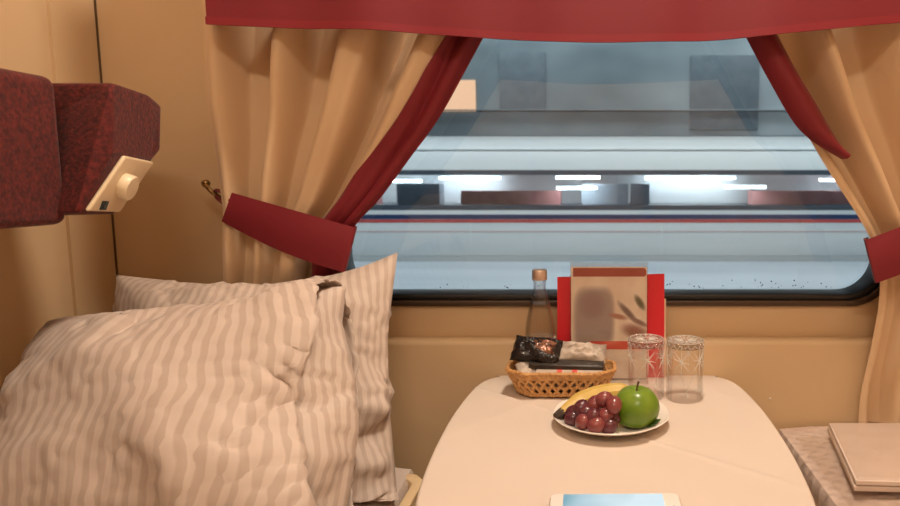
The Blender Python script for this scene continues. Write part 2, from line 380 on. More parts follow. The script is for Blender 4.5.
# lamp in the ceiling
cl = thing('ceiling_lamp', 'round warm ceiling lamp above the table', 'lamp', (.13, -.42, ZC))
obj('lamp_rim', lathe([(.16, 0), (.17, -.012), (.16, -.024), (.145, -.02), (.145, 0)], 40, (.13, -.42, ZC)), M['steel'], cl)
obj('diffuser', lathe([(0, -.014), (.145, -.014), (.145, -.004), (0, -.004)], 40, (.13, -.42, ZC)), emis('warm_diffuser', (1, .78, .52), 2.0), cl)
def area(name, loc, size, power, col, rot=(0, 0, 0), shape='DISK', sy=None):
    l = bpy.data.lights.new(name, 'AREA'); l.energy = power; l.color = col; l.shape = shape; l.size = size
    if sy: l.size_y = sy
    o = bpy.data.objects.new(name, l); COL.objects.link(o); o.location = loc; o.rotation_euler = rot; return o
area('ceiling_lamp_light', (.13, -.42, ZC-.03), .24, 20, (1, .85, .68))
l2 = thing('fill_lamp', 'long warm fill lamp added over the compartment door', 'lamp', (0, YB, 2.2))  # added out of view as frontal fill for the window wall
obj('housing', box(-.45, .45, YB, YB+.05, 2.12, 2.30, .01), M['steel'], l2)
obj('diffuser', box(-.43, .43, YB+.0505, YB+.06, 2.14, 2.28, .004), emis('fill_diffuser', (1, .80, .56), 2.0), l2)
area('rear_fill_light', (0, YB+.075, 2.21), .84, 11, (1, .85, .68), (math.radians(68), 0, 0), 'RECTANGLE', .14)

for sx, word in ((-1, 'left'), (1, 'right')):  # unseen pair of lamps, added to put sparkle on the glasses
    X = (c0 if sx < 0 else XR); rl = thing('glint_lamp', 'small brass lamp added for glints on the %s wall' % word, 'lamp', (X, -1.35, 1.5), 'glint lamps')
    b = lathe([(0, 0), (.03, 0), (.03, .008), (.012, .012), (.010, .05), (.024, .055), (.028, .09), (.024, .09), (.022, .06), (0, .06)], 24)
    bmesh.ops.transform(b, matrix=Matrix.Translation((X-sx*.001, -1.35, 1.5)) @ Matrix.Rotation(-sx*PI/2, 4, 'Y'), verts=b.verts); obj('shade', b, M['brass'], rl)
    b = bmesh.new(); bmesh.ops.create_uvsphere(b, u_segments=16, v_segments=10, radius=.017, matrix=Matrix.Translation((X-sx*.082, -1.35, 1.5)))
    obj('bulb', b, bpy.data.materials.get('glint_bulb_glow') or emis('glint_bulb_glow', (1, .85, .66), 60), rl)
# ------------------------------------------------------------------ pelmet
BY = -.15
vb = [(200, 24), (300, 28), (400, 32), (500, 39), (580, 43), (660, 42), (740, 38), (820, 30), (900, 22), (1020, 18)]
VX0, VX1 = at(206, 20, BY).x, at(1012, 20, BY).x
def valance_pt(s, z):
    """s 0..1 along the front between the side returns"""
    x = lerp(VX0, VX1, s); return V((x, BY+.004*math.sin(s*23)+.002*math.sin(s*51+1), z))
def valance_bottom(s):
    x = lerp(VX0, VX1, s); px = PX+(x-CAM.x)*F/(BY-CAM.y); return at(px, interp(vb, px), BY).z
def valance_fn(u, v, z0=None):
    # returns: first and last 6 % of u run back to the wall
    zb = lambda s: valance_bottom(s)
    e = .06
    if u < e:
        p = valance_pt(0, 0); y = lerp(WY-.012, p.y, u/e); x = p.x-.004*(1-u/e); s = 0
    elif u > 1-e:
        p = valance_pt(1, 0); y = lerp(p.y, WY-.012, (u-1+e)/e); x = p.x; s = 1
    else:
        s = (u-e)/(1-2*e); p = valance_pt(s, 0); x, y = p.x, p.y
    return x, y, zb(s)
def vmain(u, v):
    x, y, z0 = valance_fn(u, v); z0 += .05*max(0, 1-min(u, 1-u)/.06); z = lerp(1.72, z0+.012, v)
    return V((x-.012*(z-1.4)*(1 if u < .5 else -1)*(abs(u-.5)*2)**3, y+.002*math.sin(u*40+v*2)*v, z))
def vhem(u, v):
    x, y, z0 = valance_fn(u, v); z0 += .05*max(0, 1-min(u, 1-u)/.06); z = lerp(z0+.012, z0, v)
    return V((x, y+.002*math.sin(u*40+2)-.0012, z))
va = thing('window_valance', 'dark red cloth pelmet sagging across the top of the window', 'valance', (0, WY, 1.72))
obj('drape', grid(vmain, 160, 16, .003), M['red'], va, 60)
obj('hem', grid(vhem, 160, 3, .004), M['redseam'], va, 60)

# ------------------------------------------------------------------ curtains
CY = -.062
def fold_profile(keys, u):
    for i in range(len(keys)-1):
        if keys[i][0] <= u <= keys[i+1][0]:
            s = (u-keys[i][0])/(keys[i+1][0]-keys[i][0]); s = .5-.5*math.cos(PI*s)
            return lerp(keys[i][1], keys[i+1][1], s)
    return keys[-1][1]
# left curtain: outlines as (image height, image across) at the curtain's own depth
LE = [(-10, 206), (20, 207), (60, 209), (120, 214), (180, 221), (215, 226), (300, 224), (400, 220)]
RE = [(-10, 512), (38, 485), (75, 464), (120, 438), (155, 413), (195, 383), (228, 353), (260, 344), (300, 342), (400, 346)]
FK = [(0, .2), (.06, .8), (.13, -.75), (.22, -.95), (.31, 1.15), (.38, -.8), (.44, -.8), (.54, 1.1), (.60, .9), (.65, -1.6), (.70, -1.3), (.81, .95), (.87, .7), (.92, .35), (.965, .6), (1, .15)]
def tie_amp(py): return .45+.55*min(1, abs(py-235)/190.0)**1.2 if py < 250 else max(.30, .45-.15*(py-250)/40)
def hang(py): return CY if py < 262 else lerp(CY, -.026, min(1, (py-262)/45))
def lcurt(u, py):
    x = lerp(interp(LE, py), interp(RE, py), u)
    p = at(x, py, hang(py)); a = .050*tie_amp(py)
    p.y += -a*fold_profile(FK, u) + .003*math.sin(py*.045+u*9)
    return p
def ltrim(py): return interp([(-10, .90), (38, .885), (120, .845), (200, .78), (240, .755), (300, .74), (400, .74)], py)
lc = thing('curtain', 'tan curtain with red border tied back at the left of the window', 'curtain', at(280, 300, WY), 'window curtains')
obj('panel', grid(lambda u, v: lcurt(u*ltrim(lerp(-8, 395, v)), lerp(-8, 395, v)), 110, 90, .003), M['curtain'], lc, 70)
obj('border', grid(lambda u, v: lcurt(lerp(ltrim(lerp(-8, 395, v))-.004, 1, u), lerp(-8, 395, v))+V((0, -.0035, 0)), 24, 90, .004), M['red'], lc, 70)
# right curtain
RE2 = [(-10, 1010), (20, 1009), (120, 1002), (215, 996), (300, 998), (460, 1003)]
LE2 = [(-10, 728), (33, 750), (80, 775), (122, 799), (180, 834), (236, 868), (270, 879), (300, 879), (340, 871), (400, 860), (460, 858)]
FK2 = [(0, .1), (.04, .25), (.085, -1.5), (.16, -1.3), (.25, 1.05), (.33, -.8), (.41, -.6), (.54, 1.1), (.70, -.8), (.85, .9), (1, 0)]
def rcurt(u, py):
    x = lerp(interp(LE2, py), interp(RE2, py), u)
    p = at(x, py, hang(py)); a = .050*tie_amp(py)
    p.y += -a*fold_profile(FK2, u) + .003*math.sin(py*.05+u*8)
    return p
rc = thing('curtain', 'tan curtain with red border tied back at the right of the window', 'curtain', at(940, 300, WY), 'window curtains')
obj('panel', grid(lambda u, v: rcurt(u, lerp(-8, 425, v)), 110, 90, .003), M['curtain'], rc, 70)
TA = [(-10, 728), (33, 749), (80, 774), (122, 799), (140, 818), (158, 848)]
TB = [(-10, 752), (33, 777), (70, 797), (100, 815), (130, 832), (158, 850)]
def rtrim(u, v):
    py = lerp(-8, 157, v); x = lerp(interp(TA, py), interp(TB, py), u); p = at(x, py, CY-.038)
    p.y += .016*abs(2*u-1)**2-.006*math.sin(PI*u)
    return p
obj('border', grid(rtrim, 16, 60, .004), M['red'], rc, 70)
# tiebacks
def tieback(TL, TR, BR, BL, hook, label, right=False):
    t = thing('curtain_tieback', label, 'curtain tieback', at(*hook, WY), 'red curtain tiebacks')
    sgn = -1 if right else 1
    def band(u, v):
        # 0..0.84 across the front, the rest wraps round the free edge
        e = .84; s = min(u/e, 1)
        px = lerp(lerp(TL[0], TR[0], s), lerp(BL[0], BR[0], s), v); py = lerp(lerp(TL[1], TR[1], s), lerp(BL[1], BR[1], s), v)+5*math.sin(PI*s)*v
        y = lerp(-.088, -.100, math.sin(PI*min(1, s*.8)))-.004*math.sin(PI*v)
        if u > e:
            a = (u-e)/(1-e)*PI*.9; p = at(px, py, y); r = .026
            return V((p.x+sgn*math.sin(a)*.006-sgn*(1-math.cos(a))*.012, p.y+(1-math.cos(a))*r, p.z))
        return at(px, py, y)
    obj('band', grid(band, 60, 12, .0035), M['red'], t, 60)
    h = at(*hook, -.025); m0 = at((TL[0]+BL[0])/2, (TL[1]*.65+BL[1]*.35), -.086)
    # cord loop from the band to the hook
    lp = []; q0 = V((h.x, -.030, h.z))
    for k in range(25):
        a = 2*PI*k/24; s = (1-math.cos(a))/2
        p = V((h.x, -.022, h.z)).lerp(m0+V((sgn*.006, 0, 0)), s); p.z += math.sin(a)*.011*(1-.4*s); lp.append(p)
    obj('loop', tube(lp[:-1], .0036, 8, closed=True), M['red'], t)
    hk = thing('curtain_hook', 'small brass hook holding the %s curtain tieback' % ('right' if right else 'left'), 'hook', (h.x, WY, h.z), 'brass curtain hooks')
    b = lathe([(0, 0), (.011, 0), (.011, .004), (.007, .007), (.004, .010), (.004, .026), (0, .026)], 20)
    bmesh.ops.transform(b, matrix=Matrix.Translation((h.x, WY, h.z)) @ Matrix.Rotation(PI/2, 4, 'X'), verts=b.verts); obj('base', b, M['brass'], hk)
    tube_pts = [V((h.x, WY-.024+(-.02)*math.sin(a*.5), h.z+.004-.010*math.sin(a)+.004*a)) for a in [PI*1.3*k/12 for k in range(13)]]
    b = tube([V((h.x+(-.004+.014*math.sin(a)), WY-.026-.020*(1-math.cos(a)), h.z+.006-.016*math.sin(a))) for a in [PI*1.25*k/14 for k in range(15)]], .0042, 10)
    e = V((h.x-.004+.014*math.sin(PI*1.25), WY-.026-.020*(1-math.cos(PI*1.25)), h.z+.006-.016*math.sin(PI*1.25)))
    bmesh.ops.create_uvsphere(b, u_segments=12, v_segments=8, radius=.0075, matrix=Matrix.Translation(e))
    obj('hook_arm', b, M['brass'], hk)
    return t
tieback((233, 193), (353, 227), (342, 271), (223, 221), (214, 193), 'dark red band gathering the left curtain below the brass hook')
tieback((996, 190), (866, 240), (877, 283), (1004, 222), (1010, 190), 'dark red band gathering the right curtain at the picture edge', True)

# ------------------------------------------------------------------ seat back on the left wall
sb = thing('seat_backrest', 'maroon plush seat backrest with side wing on the left wall', 'seat backrest', (c0, -.7, 1.07))
b = box(c0+.001, -.690, -1.5, -.412, 1.062, 1.243, .0); bevel(b, .013, 4)
obj('cushion', b, M['moquette'], sb)
pts = {k: at(x, y, Y) for k, (x, y, Y) in dict(A=(50, 83, -.375), B=(113, 83, -.385), C=(148, 95, -.30), D=(161, 106, -.265), E=(160, 150, -.265), Fv=(152, 159, -.28), G=(114, 214, -.345), H=(50, 221, -.375), I=(113, 152, -.395), J=(77, 213, -.395)).items()}
nn_ = (pts['Fv']-pts['I']).cross(pts['G']-pts['I'])      # keep the plate's face flat
ry = (pts['J']-CAM); pts['J'] = CAM+ry*((pts['I']-CAM).dot(nn_)/ry.dot(nn_))
b = bmesh.new(); w = {k: b.verts.new(p) for k, p in pts.items()}
bk = {}
IMG = dict(A=(50, 86), B=(112, 88), C=(143, 98), D=(153, 108), E=(152, 147), Fv=(146, 156), G=(110, 205), H=(50, 212))
for k in IMG: bk[k] = b.verts.new(at(*IMG[k], -.19))
for o_ in ('A', 'H'):
    w[o_].co.x = c0+.002; bk[o_].co.x = c0+.002
F_ = lambda *k: b.faces.new([w[q] for q in k])
F_('A', 'B', 'I', 'J', 'H'); F_('B', 'C', 'D', 'E', 'Fv', 'I'); F_('I', 'Fv', 'G', 'J'); F_('J', 'G', 'H')
order = ['A', 'B', 'C', 'D', 'E', 'Fv', 'G', 'H']
for i in range(8): 
    p, q = order[i], order[(i+1) % 8]; b.faces.new((w[p], bk[p], bk[q], w[q]))
b.faces.new([bk[k] for k in order])
bmesh.ops.triangulate(b, faces=[f for f in b.faces if len(f.verts) > 4]); bevel(b, .004, 3, 12)
wing = obj('wing', b, M['moquette'], sb, 35)
# control plate on the slanted face
I, Fp, G, J = pts['I'], pts['Fv'], pts['G'], pts['J']
def pl(s, t): return (I.lerp(Fp, s)).lerp(J.lerp(G, s), t)
nrm = (Fp-I).cross(J-I).normalized()
if nrm.dot(CAM-I) < 0: nrm = -nrm
o_ = nrm*.0065
b = bmesh.new(); cs = [pl(.2, .02)+o_, pl(.98, .04)+o_, pl(.98, .95)+o_, pl(.10, .95)+o_]
a = [b.verts.new(p) for p in cs]; q = [b.verts.new(p-nrm*.0062) for p in cs]
b.faces.new(a); b.faces.new(q[::-1])
for i in range(4): b.faces.new((a[i], a[(i+1) % 4], q[(i+1) % 4], q[i]))
bevel(b, .003, 3)
cp = obj('control_plate', b, M['cream'], sb); cp['label'] = 'cream plastic control plate'
kc = pl(.55, .5)+o_
rot = V((0, 0, 1)).rotation_difference(nrm).to_matrix().to_4x4()
b = lathe([(0, .013), (.016, .012), (.0175, .010), (.0175, 0), (0, 0)], 28)
bmesh.ops.transform(b, matrix=Matrix.Translation(kc) @ rot, verts=b.verts)
kn = obj('dial_knob', b, M['cream_knob'], cp)
dc = pl(.38, .84)+o_
ax = (Fp-I).normalized(); ay = nrm.cross(ax)
b = bmesh.new(); cs = [dc+ax*sx*.008+ay*sy*.006+nrm*.001 for sx, sy in ((-1, -1), (1, -1), (1, 1), (-1, 1))]
a = [b.verts.new(p) for p in cs]; q = [b.verts.new(p-nrm*.003) for p in cs]; b.faces.new(a); b.faces.new(q[::-1])
for i in range(4): b.faces.new((a[i], a[(i+1) % 4], q[(i+1) % 4], q[i]))
obj('display', b, M['display'], cp)

# ------------------------------------------------------------------ berths
def slab(x0, x1, y0, y1, z0, z1, r, n=40, puff=.0):
    """soft mattress block: bevelled, gently domed"""
    b = box(x0, x1, y0, y1, z0, z1); bmesh.ops.subdivide_edges(b, edges=b.edges, cuts=10, use_grid_fill=True)
    for v in b.verts:
        cx = min(max(v.co.x, x0+r), x1-r); cy = min(max(v.co.y, y0+r), y1-r); cz = min(max(v.co.z, z0+r), z1-r)
        c = V((cx, cy, cz)); d = v.co-c
        if d.length > 1e-6: v.co = c+d.normalized()*min(r, d.length)
        if v.co.z > (z0+z1)/2: v.co.z += noise.noise(v.co*7)*puff
    return b
bl = thing('sleeping_berth', 'left sleeping berth with pale wooden edge beneath the pillows', 'berth', (-.68, -.8, 0), 'sleeping berths')
b = box(c0+.001, -.335, -1.6, -.13, .0, .50, .01); obj('base', b, M['wall'], bl)
b = bmesh.new()
rail = [(-.335, -1.6), (-.318, -1.6), (-.318, -.21), (-.333, -.185), (-.36, -.18), (-.36, -.165), (-.325, -.168), (-.303, -.195), (-.303, -1.6)]
rail = [(-.334, -1.6), (-.334, -.20), (-.345, -.185), (-.37, -.18), (-.37, -.160), (-.335, -.166), (-.316, -.19), (-.316, -1.6)]
a = [b.verts.new((x, y, .42)) for x, y in rail]; q = [b.verts.new((x, y, .618)) for x, y in rail]; b.faces.new(a); b.faces.new(q[::-1])
for i in range(len(rail)): b.faces.new((a[i], a[(i+1) % len(rail)], q[(i+1) % len(rail)], q[i]))
bevel(b, .003, 2); obj('edge_board', b, M['birch'], bl)
ml = obj('mattress', slab(c0+.003, -.337, -1.55, -.135, .502, .628, .03, puff=.006), M['sheet'])
tag(ml, 'beige sheeted mattress on the left berth under the pillows', 'mattress', 'berth mattresses')
br = thing('sleeping_berth', 'right sleeping berth standing beyond the table', 'berth', (.68, -.8, 0), 'sleeping berths')
obj('base', box(.33, XR-.001, -1.6, -.01, 0, .50, .01), M['wall'], br)
obj('edge_board', box(.300, .3165, -1.6, -.03, .42, .60, .004), M['birch'], br)
m = M['quilt'] = mat('quilted_cover', (.46, .33, .27), .55); mottle(m, (.56, .43, .37), (.63, .50, .43), 12)
tc = N(m, 'ShaderNodeTexCoord'); mp = N(m, 'ShaderNodeMapping'); mp.inputs['Rotation'].default_value = (0, 0, math.radians(38)); L(m, tc.outputs['Object'], mp.inputs[0])
w1 = N(m, 'ShaderNodeTexWave', Scale=14); L(m, mp.outputs[0], w1.inputs[0])
w2 = N(m, 'ShaderNodeTexWave', Scale=14, bands_direction='Y'); L(m, mp.outputs[0], w2.inputs[0])
mu = N(m, 'ShaderNodeMath', operation='MULTIPLY'); L(m, w1.outputs[1], mu.inputs[0]); L(m, w2.outputs[1], mu.inputs[1])
bp = N(m, 'ShaderNodeBump', Strength=.5, Distance=.006); L(m, mu.outputs[0], bp.inputs['Height']); L(m, bp.outputs[0], bsdf(m).inputs['Normal'])
mr = obj('mattress', slab(.318, XR-.003, -1.55, -.012, .502, .650, .02, puff=.003), M['quilt'])
tag(mr, 'mattress with quilted beige cover on the right berth', 'mattress', 'berth mattresses')
# clear plastic film lying over the cover
def filmfn(u, v):
    x, y = lerp(.330, 1.0, u), lerp(-.10, -.9, v); return V((x, y, .6575+.0035*noise.noise(V((x*14, y*14, 0)))+.002*noise.noise(V((x*40, y*40, 3)))))
fl = obj('plastic_film', grid(filmfn, 60, 60), M['wrapfilm']); tag(fl, 'crinkled clear plastic film spread on the right mattress', 'plastic film')
# folded linen packet
def packet(x0, y0, z, pts, h, layers=3):
    b = bmesh.new()
    for k in range(layers):
        z0 = z+h*k/layers; z1 = z+h*(k+1)/layers-.0008; s = .002*(k % 2)
        a = [b.verts.new((x+s, y, z0)) for x, y in pts]; q = [b.verts.new((x+s, y, z1)) for x, y in pts]
        b.faces.new(a); b.faces.new(q[::-1])
        for i in range(len(pts)): b.faces.new((a[i], a[(i+1) % len(pts)], q[(i+1) % len(pts)], q[i]))
    bmesh.ops.subdivide_edges(b, edges=b.edges, cuts=3, use_grid_fill=True)
    bevel(b, .002, 2, 60); return b
pk = thing('linen_packet', 'folded pale linen set in clear plastic on the right berth', 'bed linen', (.6, -.19, .67))
pq = [(.395, -.085), (.352, -.315), (.80, -.34), (.80, -.085)]
obj('folded_linen', packet(0, 0, .6605, pq, .018, 2), mat('pale_folded_linen', (.72, .58, .50), .6), pk)
bump(bpy.data.materials['pale_folded_linen'], 20, .4, .005)
def wrapfn(u, v):
    a = V((*pq[0], 0)).lerp(V((*pq[3], 0)), u); c = V((*pq[1], 0)).lerp(V((*pq[2], 0)), u); p = a.lerp(c, v)
    e = min(u, v, 1-u, 1-v); p.z = .681+.002*noise.noise(V((p.x*25, p.y*25, 1)))-(.02*max(0, 1-e/.02)**2 if e < .02 else 0)
    d = (p-V((.6, -.19, p.z))); return V((.6, -.19, 0))+V((d.x*1.012, d.y*1.02, 0))+V((0, 0, p.z))
obj('plastic_wrap', grid(wrapfn, 50, 40), M['wrapfilm'], pk)

# ------------------------------------------------------------------ pillows (cloth inflated by pressure)
def sim_pillow(w, h, n, pressure, shrink, seed, frames=26):
    rnd = random.Random(seed); b = bmesh.new(); fr = [[None]*(n+1) for _ in range(n+1)]; bk = [[None]*(n+1) for _ in range(n+1)]
    for i in range(n+1):
        for j in range(n+1):
            x, y = (i/n-.5)*w, (j/n-.5)*h; edge = i in (0, n) or j in (0, n)
            z = 0 if edge else .004+rnd.uniform(-.0015, .0015)
            fr[i][j] = b.verts.new((x, y, z)); bk[i][j] = fr[i][j] if edge else b.verts.new((x, y, -z))
    for i in range(n):
        for j in range(n):
            b.faces.new((fr[i][j], fr[i+1][j], fr[i+1][j+1], fr[i][j+1]))
            q = (bk[i][j], bk[i][j+1], bk[i+1][j+1], bk[i+1][j])
            b.faces.new(q)
    b.verts.index_update(); fi = [[v.index for v in r] for r in fr]; bi = [[v.index for v in r] for r in bk]
    me = bpy.data.meshes.new('tmp'); b.to_mesh(me); b.free(); o = bpy.data.objects.new('tmp', me); COL.objects.link(o)
    c = o.modifiers.new('c', 'CLOTH'); s = c.settings
    s.quality = 5; s.mass = .25; s.tension_stiffness = 12; s.compression_stiffness = 12; s.shear_stiffness = 6; s.bending_stiffness = .25; s.air_damping = 3
    s.use_pressure = True; s.uniform_pressure_force = pressure; s.shrink_min = shrink; s.effector_weights.gravity = 0
    c.collision_settings.use_collision = False; c.point_cache.frame_start = 1; c.point_cache.frame_end = frames
    S.frame_start = 1; S.frame_end = frames
    for f in range(1, frames+1):
        S.frame_set(f); dg = bpy.context.evaluated_depsgraph_get(); ev = o.evaluated_get(dg)
    me2 = ev.data; co = [v.co.copy() for v in me2.vertices]
    bpy.data.objects.remove(o); bpy.data.meshes.remove(me)
    S.frame_set(1)
    ctr = sum(co, V())/len(co)
    gf_ = [[co[k]-ctr for k in r] for r in fi]; gb_ = [[co[k]-ctr for k in r] for r in bi]
    # let the filled edges run nearly straight between the corners
    keep = .30
    tx = lambda u, v: ((gf_[0][v].x), (gf_[n][v].x)); hx = w*.47; hy = h*.47
    L_ = [(-hx-gf_[0][j].x)*(1-keep) for j in range(n+1)]; R_ = [(hx-gf_[n][j].x)*(1-keep) for j in range(n+1)]
    B_ = [(-hy-gf_[i][0].y)*(1-keep) for i in range(n+1)]; T_ = [(hy-gf_[i][n].y)*(1-keep) for i in range(n+1)]
    for g in (gf_, gb_):
        for i in range(n+1):
            for j in range(n+1):
                u, v = i/n, j/n; p = g[i][j]; g[i][j] = V((p.x+lerp(L_[j], R_[j], u), p.y+lerp(B_[i], T_[i], v), p.z*1.0))
    return gf_, gb_
def samp(g, u, v):
    n = len(g)-1; x = min(max(u, 0), 1)*n; y = min(max(v, 0), 1)*n; i = min(int(x), n-1); j = min(int(y), n-1); a, c = x-i, y-j
    return g[i][j].lerp(g[i+1][j], a).lerp(g[i][j+1].lerp(g[i+1][j+1], a), c)
def seg_d(u, v, a, c):
    ax, ay, cx, cy = *a, *c; dx, dy = cx-ax, cy-ay; t = ((u-ax)*dx+(v-ay)*dy)/(dx*dx+dy*dy); tt = min(max(t, 0), 1)
    return math.hypot(u-ax-dx*tt, v-ay-dy*tt), tt
def shell(gf, gb, post, n, umax=lambda v: 1.0, ridges=(), off=0.0, close=True, wr=.004, seed=0, flare=0.0):
    b = bmesh.new(); lay = b.loops.layers.uv.verify(); info = {}
    def P(g, sgn, i, j):
        v = j/n; um = umax(v); u = i/n*um; p = samp(g, u, v)
        e = .01
        nn = (samp(g, u+e, v)-samp(g, u-e, v)).cross(samp(g, u, v+e)-samp(g, u, v-e)); nn = (nn.normalized() if nn.length > 1e-9 else V((0, 0, 1)))*sgn
        cr = (1-min(1, abs(noise.noise(V((u*3.2+seed*2, v*4.2+u*2, 7+sgn))))*5))**2+.7*(1-min(1, abs(noise.noise(V((u*5.5+seed, v*4.5-u*3, 11+sgn))))*5))**2
        edge = min(u, v, 1-v, (1-u) if close else 1)
        k = min(1, edge/.06)
        d = off + wr*k*(noise.noise(V((u*6+seed, v*6, sgn)))+.5*noise.noise(V((u*13+seed, v*9, 4+sgn)))) + wr*.3*k*cr
        for a, c, hgt, wd in ridges:
            if sgn > 0:
                ds, tt = seg_d(u, v, a, c); d += hgt*math.exp(-(ds/wd)**2)*math.sin(PI*min(1, max(.02, tt*.9+.08)))*k
        if flare: d += flare*max(0, 1-(um-u)/.16)**2*(.8+.5*math.sin(v*8+1))*min(1, min(v, 1-v)/.12)
        return post(p+nn*d, u, v), (u, v)
    A = [[None]*(n+1) for _ in range(n+1)]; B = [[None]*(n+1) for _ in range(n+1)]
    for i in range(n+1):
        for j in range(n+1):
            p, uv = P(gf, 1, i, j); A[i][j] = b.verts.new(p); info[A[i][j]] = uv
            if (j in (0, n) or i == 0 or (close and i == n)): B[i][j] = A[i][j]
            else: p, uv = P(gb, -1, i, j); B[i][j] = b.verts.new(p); info[B[i][j]] = uv
    fs = []
    for i in range(n):
        for j in range(n):
            fs.append(b.faces.new((A[i][j], A[i+1][j], A[i+1][j+1], A[i][j+1])))
            try: fs.append(b.faces.new((B[i][j], B[i][j+1], B[i+1][j+1], B[i+1][j])))
            except ValueError: pass
    for f in fs:
        for l in f.loops: l[lay].uv = info[l.vert]
    return b
def frame_mx(origin, xd, yd):
    x = V(xd).normalized(); y = V(yd); y = (y-x*y.dot(x)).normalized(); z = x.cross(y)
    return Matrix(((x.x, y.x, z.x, origin[0]), (x.y, y.y, z.y, origin[1]), (x.z, y.z, z.z, origin[2]), (0, 0, 0, 1)))
gf, gb = sim_pillow(.46, .42, 44, 3.6, -.02, 3)
gf2, gb2 = sim_pillow(.52, .45, 40, 2.4, -.02, 9)
# rear pillow, upright against the window wall
BEDZ = .631
def settle(p):
    return V((p.x, p.y, p.z if p.z > BEDZ+.02 else BEDZ+.02*math.exp((p.z-BEDZ-.02)/.02)))
mx = frame_mx((-.605, -.185, .765), (1, -.02, .028), (-.095, .50, 1))
def post2(p, u, v):
    q = p.copy(); q.z *= .62; q.x -= .15*q.y
    w_ = max(0, u-.7)/.3*max(0, v-.7)/.3; q.x += .016*w_; q.y += .030*w_*w_
    q.y -= .010*math.sin(PI*u)*max(0, v-.5)
    return settle(mx @ q)
rp = obj('pillow', shell(gf2, gb2, post2, 80, ridges=[((.80, .45), (1, .42), .012, .03), ((.82, .32), (1, .36), -.014, .03), ((.8, .25), (1, .24), .012, .03), ((.8, .12), (1, .15), .010, .03), ((.7, .7), (.98, .95), .006, .04)], wr=.005, seed=5), M['linen_back'], ang=80)
tag(rp, 'striped beige pillow standing behind, its pointed corner against the window', 'pillow', 'bed pillows')
# front pillow in an open pillowcase
mx1 = frame_mx((-.580, -.418, .780), (1, .02, .125), (0, .58, .81))
def post1(p, u, v):
    q = p.copy(); q.z *= .95; q.x += .044*max(0, u-.6)/.4*math.sin(PI*min(1, v*1.15))
    return settle(mx1 @ q)
fp = thing('pillow', 'large striped pillow in front, slipping out of its open case', 'pillow', (-.665, -.5, .63), 'bed pillows')
obj('pillow_insert', shell(gf, gb, post1, 60, wr=.004, seed=2), M['linen_back'], fp, 80)
def umax(v): return interp([(0, .97), (.12, .93), (.3, .86), (.5, .84), (.7, .86), (.86, .89), (.95, .94), (1, .985)], v)
case_r = [((.46, .66), (.98, .02), .024, .085), ((.62, .42), (.80, .02), .012, .03), ((.30, .80), (.62, .88), .006, .03), ((.1, .6), (.5, .68), .005, .03), ((.2, .35), (.5, .5), .006, .05), ((.05, .3), (.3, .15), .007, .04)]
co_ = obj('pillowcase', shell(gf, gb, post1, 100, umax=umax, ridges=case_r, off=.007, close=False, wr=.0028, seed=8, flare=.017), M['linen'], fp, 80)
so = co_.modifiers.new('cloth_thickness', 'SOLIDIFY'); so.thickness = .002; so.offset = -1

# ------------------------------------------------------------------ table
TZ = .742
def outline(grow=0.0, y_end=-.72):
    r = [(-.180, .0), (-.205, -.006), (-.226, -.022), (-.240, -.055), (-.249, -.12), (-.254, -.22), (-.252, -.33), (-.245, -.43), (-.232, -.52), (-.205, -.61), (-.15, -.68), (-.07, -.715)]
    pts = r + [(-x, y) for x, y in r[::-1]]
    out = []
    for x, y in pts:
        out.append((x*(1+grow/.25)-.006, (y-.0005) if y > -.03 else y-grow*(1 if y < -.6 else 0)))
    return out
def plate_poly(pts, z0, z1, bv, bm=None):
    b = bm or bmesh.new(); a = [b.verts.new((x, y, z0)) for x, y in pts]; q = [b.verts.new((x, y, z1)) for x, y in pts]; b.faces.new(a); b.faces.new(q[::-1])
    for i in range(len(pts)): b.faces.new((a[i], a[(i+1) % len(pts)], q[(i+1) % len(pts)], q[i]))
    if bv: bevel(b, bv, 4, 50)
    return b
def resample(pts, n=160):
    P = [V((x, y, 0)) for x, y in pts]; K = len(P); out = []
    for k in range(n):
        t = k/n*K; i = int(t); s = t-i; p0, p1, p2, p3 = P[i-1], P[i % K], P[(i+1) % K], P[(i+2) % K]
        q = .5*((2*p1)+(p2-p0)*s+(2*p0-5*p1+4*p2-p3)*s*s+(3*p1-p0-3*p2+p3)*s**3); out.append((q.x, min(q.y, -.0006)))
    return out
tb = thing('folding_table', 'narrow compartment table fixed under the window', 'table', (-.006, -.3, 0))
obj('tabletop', plate_poly(resample(outline(-.006)), TZ-.030, TZ-.0035, .004), M['tabletop'], tb)
obj('leg', lathe([(0, 0), (.06, 0), (.06, .008), (.022, .016), (.022, TZ-.031), (0, TZ-.031)], 24, (-.006, -.42, 0)), M['steel'], tb)
# tablecloth: top and a short tight drop round the rim, with ironed creases
rim = resample(outline(0), 240)
def crease(x, y):
    z = 0
    for (x0, y0), (x1, y1), h, wd in ((( -.25, -.08), (.26, -.50), .0026, .0035), ((-.02, -.02), (-.30, -.36), .0010, .012), ((.13, -.02), (.25, -.20), .0014, .010)):
        d, t = seg_d(x, y, (x0, y0), (x1, y1)); z += h*math.exp(-(d/wd)**2)
    return z+.0007*noise.noise(V((x*11, y*11, 2)))
b = bmesh.new(); n = len(rim); cx, cy = -.006, -.34; rings = []
R = 130
for k in range(R+1):
    f = (k+.0001)/R; row = []
    for x, y in rim:
        X, Y = cx+(x-cx)*f*.985, cy+(y-cy)*f*.985; row.append(b.verts.new((X, Y, TZ+crease(X, Y))))
    rings.append(row)
for f, z in ((.993, -.0012), (.998, -.004), (1.0, -.009), (1.001, -.018), (1.0, -.026)):
    rings.append([b.verts.new((cx+(x-cx)*f, min(cy+(y-cy)*f, -.0003), TZ+z)) for x, y in rim])
for a, q in zip(rings, rings[1:]):
    for i in range(n): b.faces.new((a[i], a[(i+1) % n], q[(i+1) % n], q[i]))
b.faces.new(rings[0])
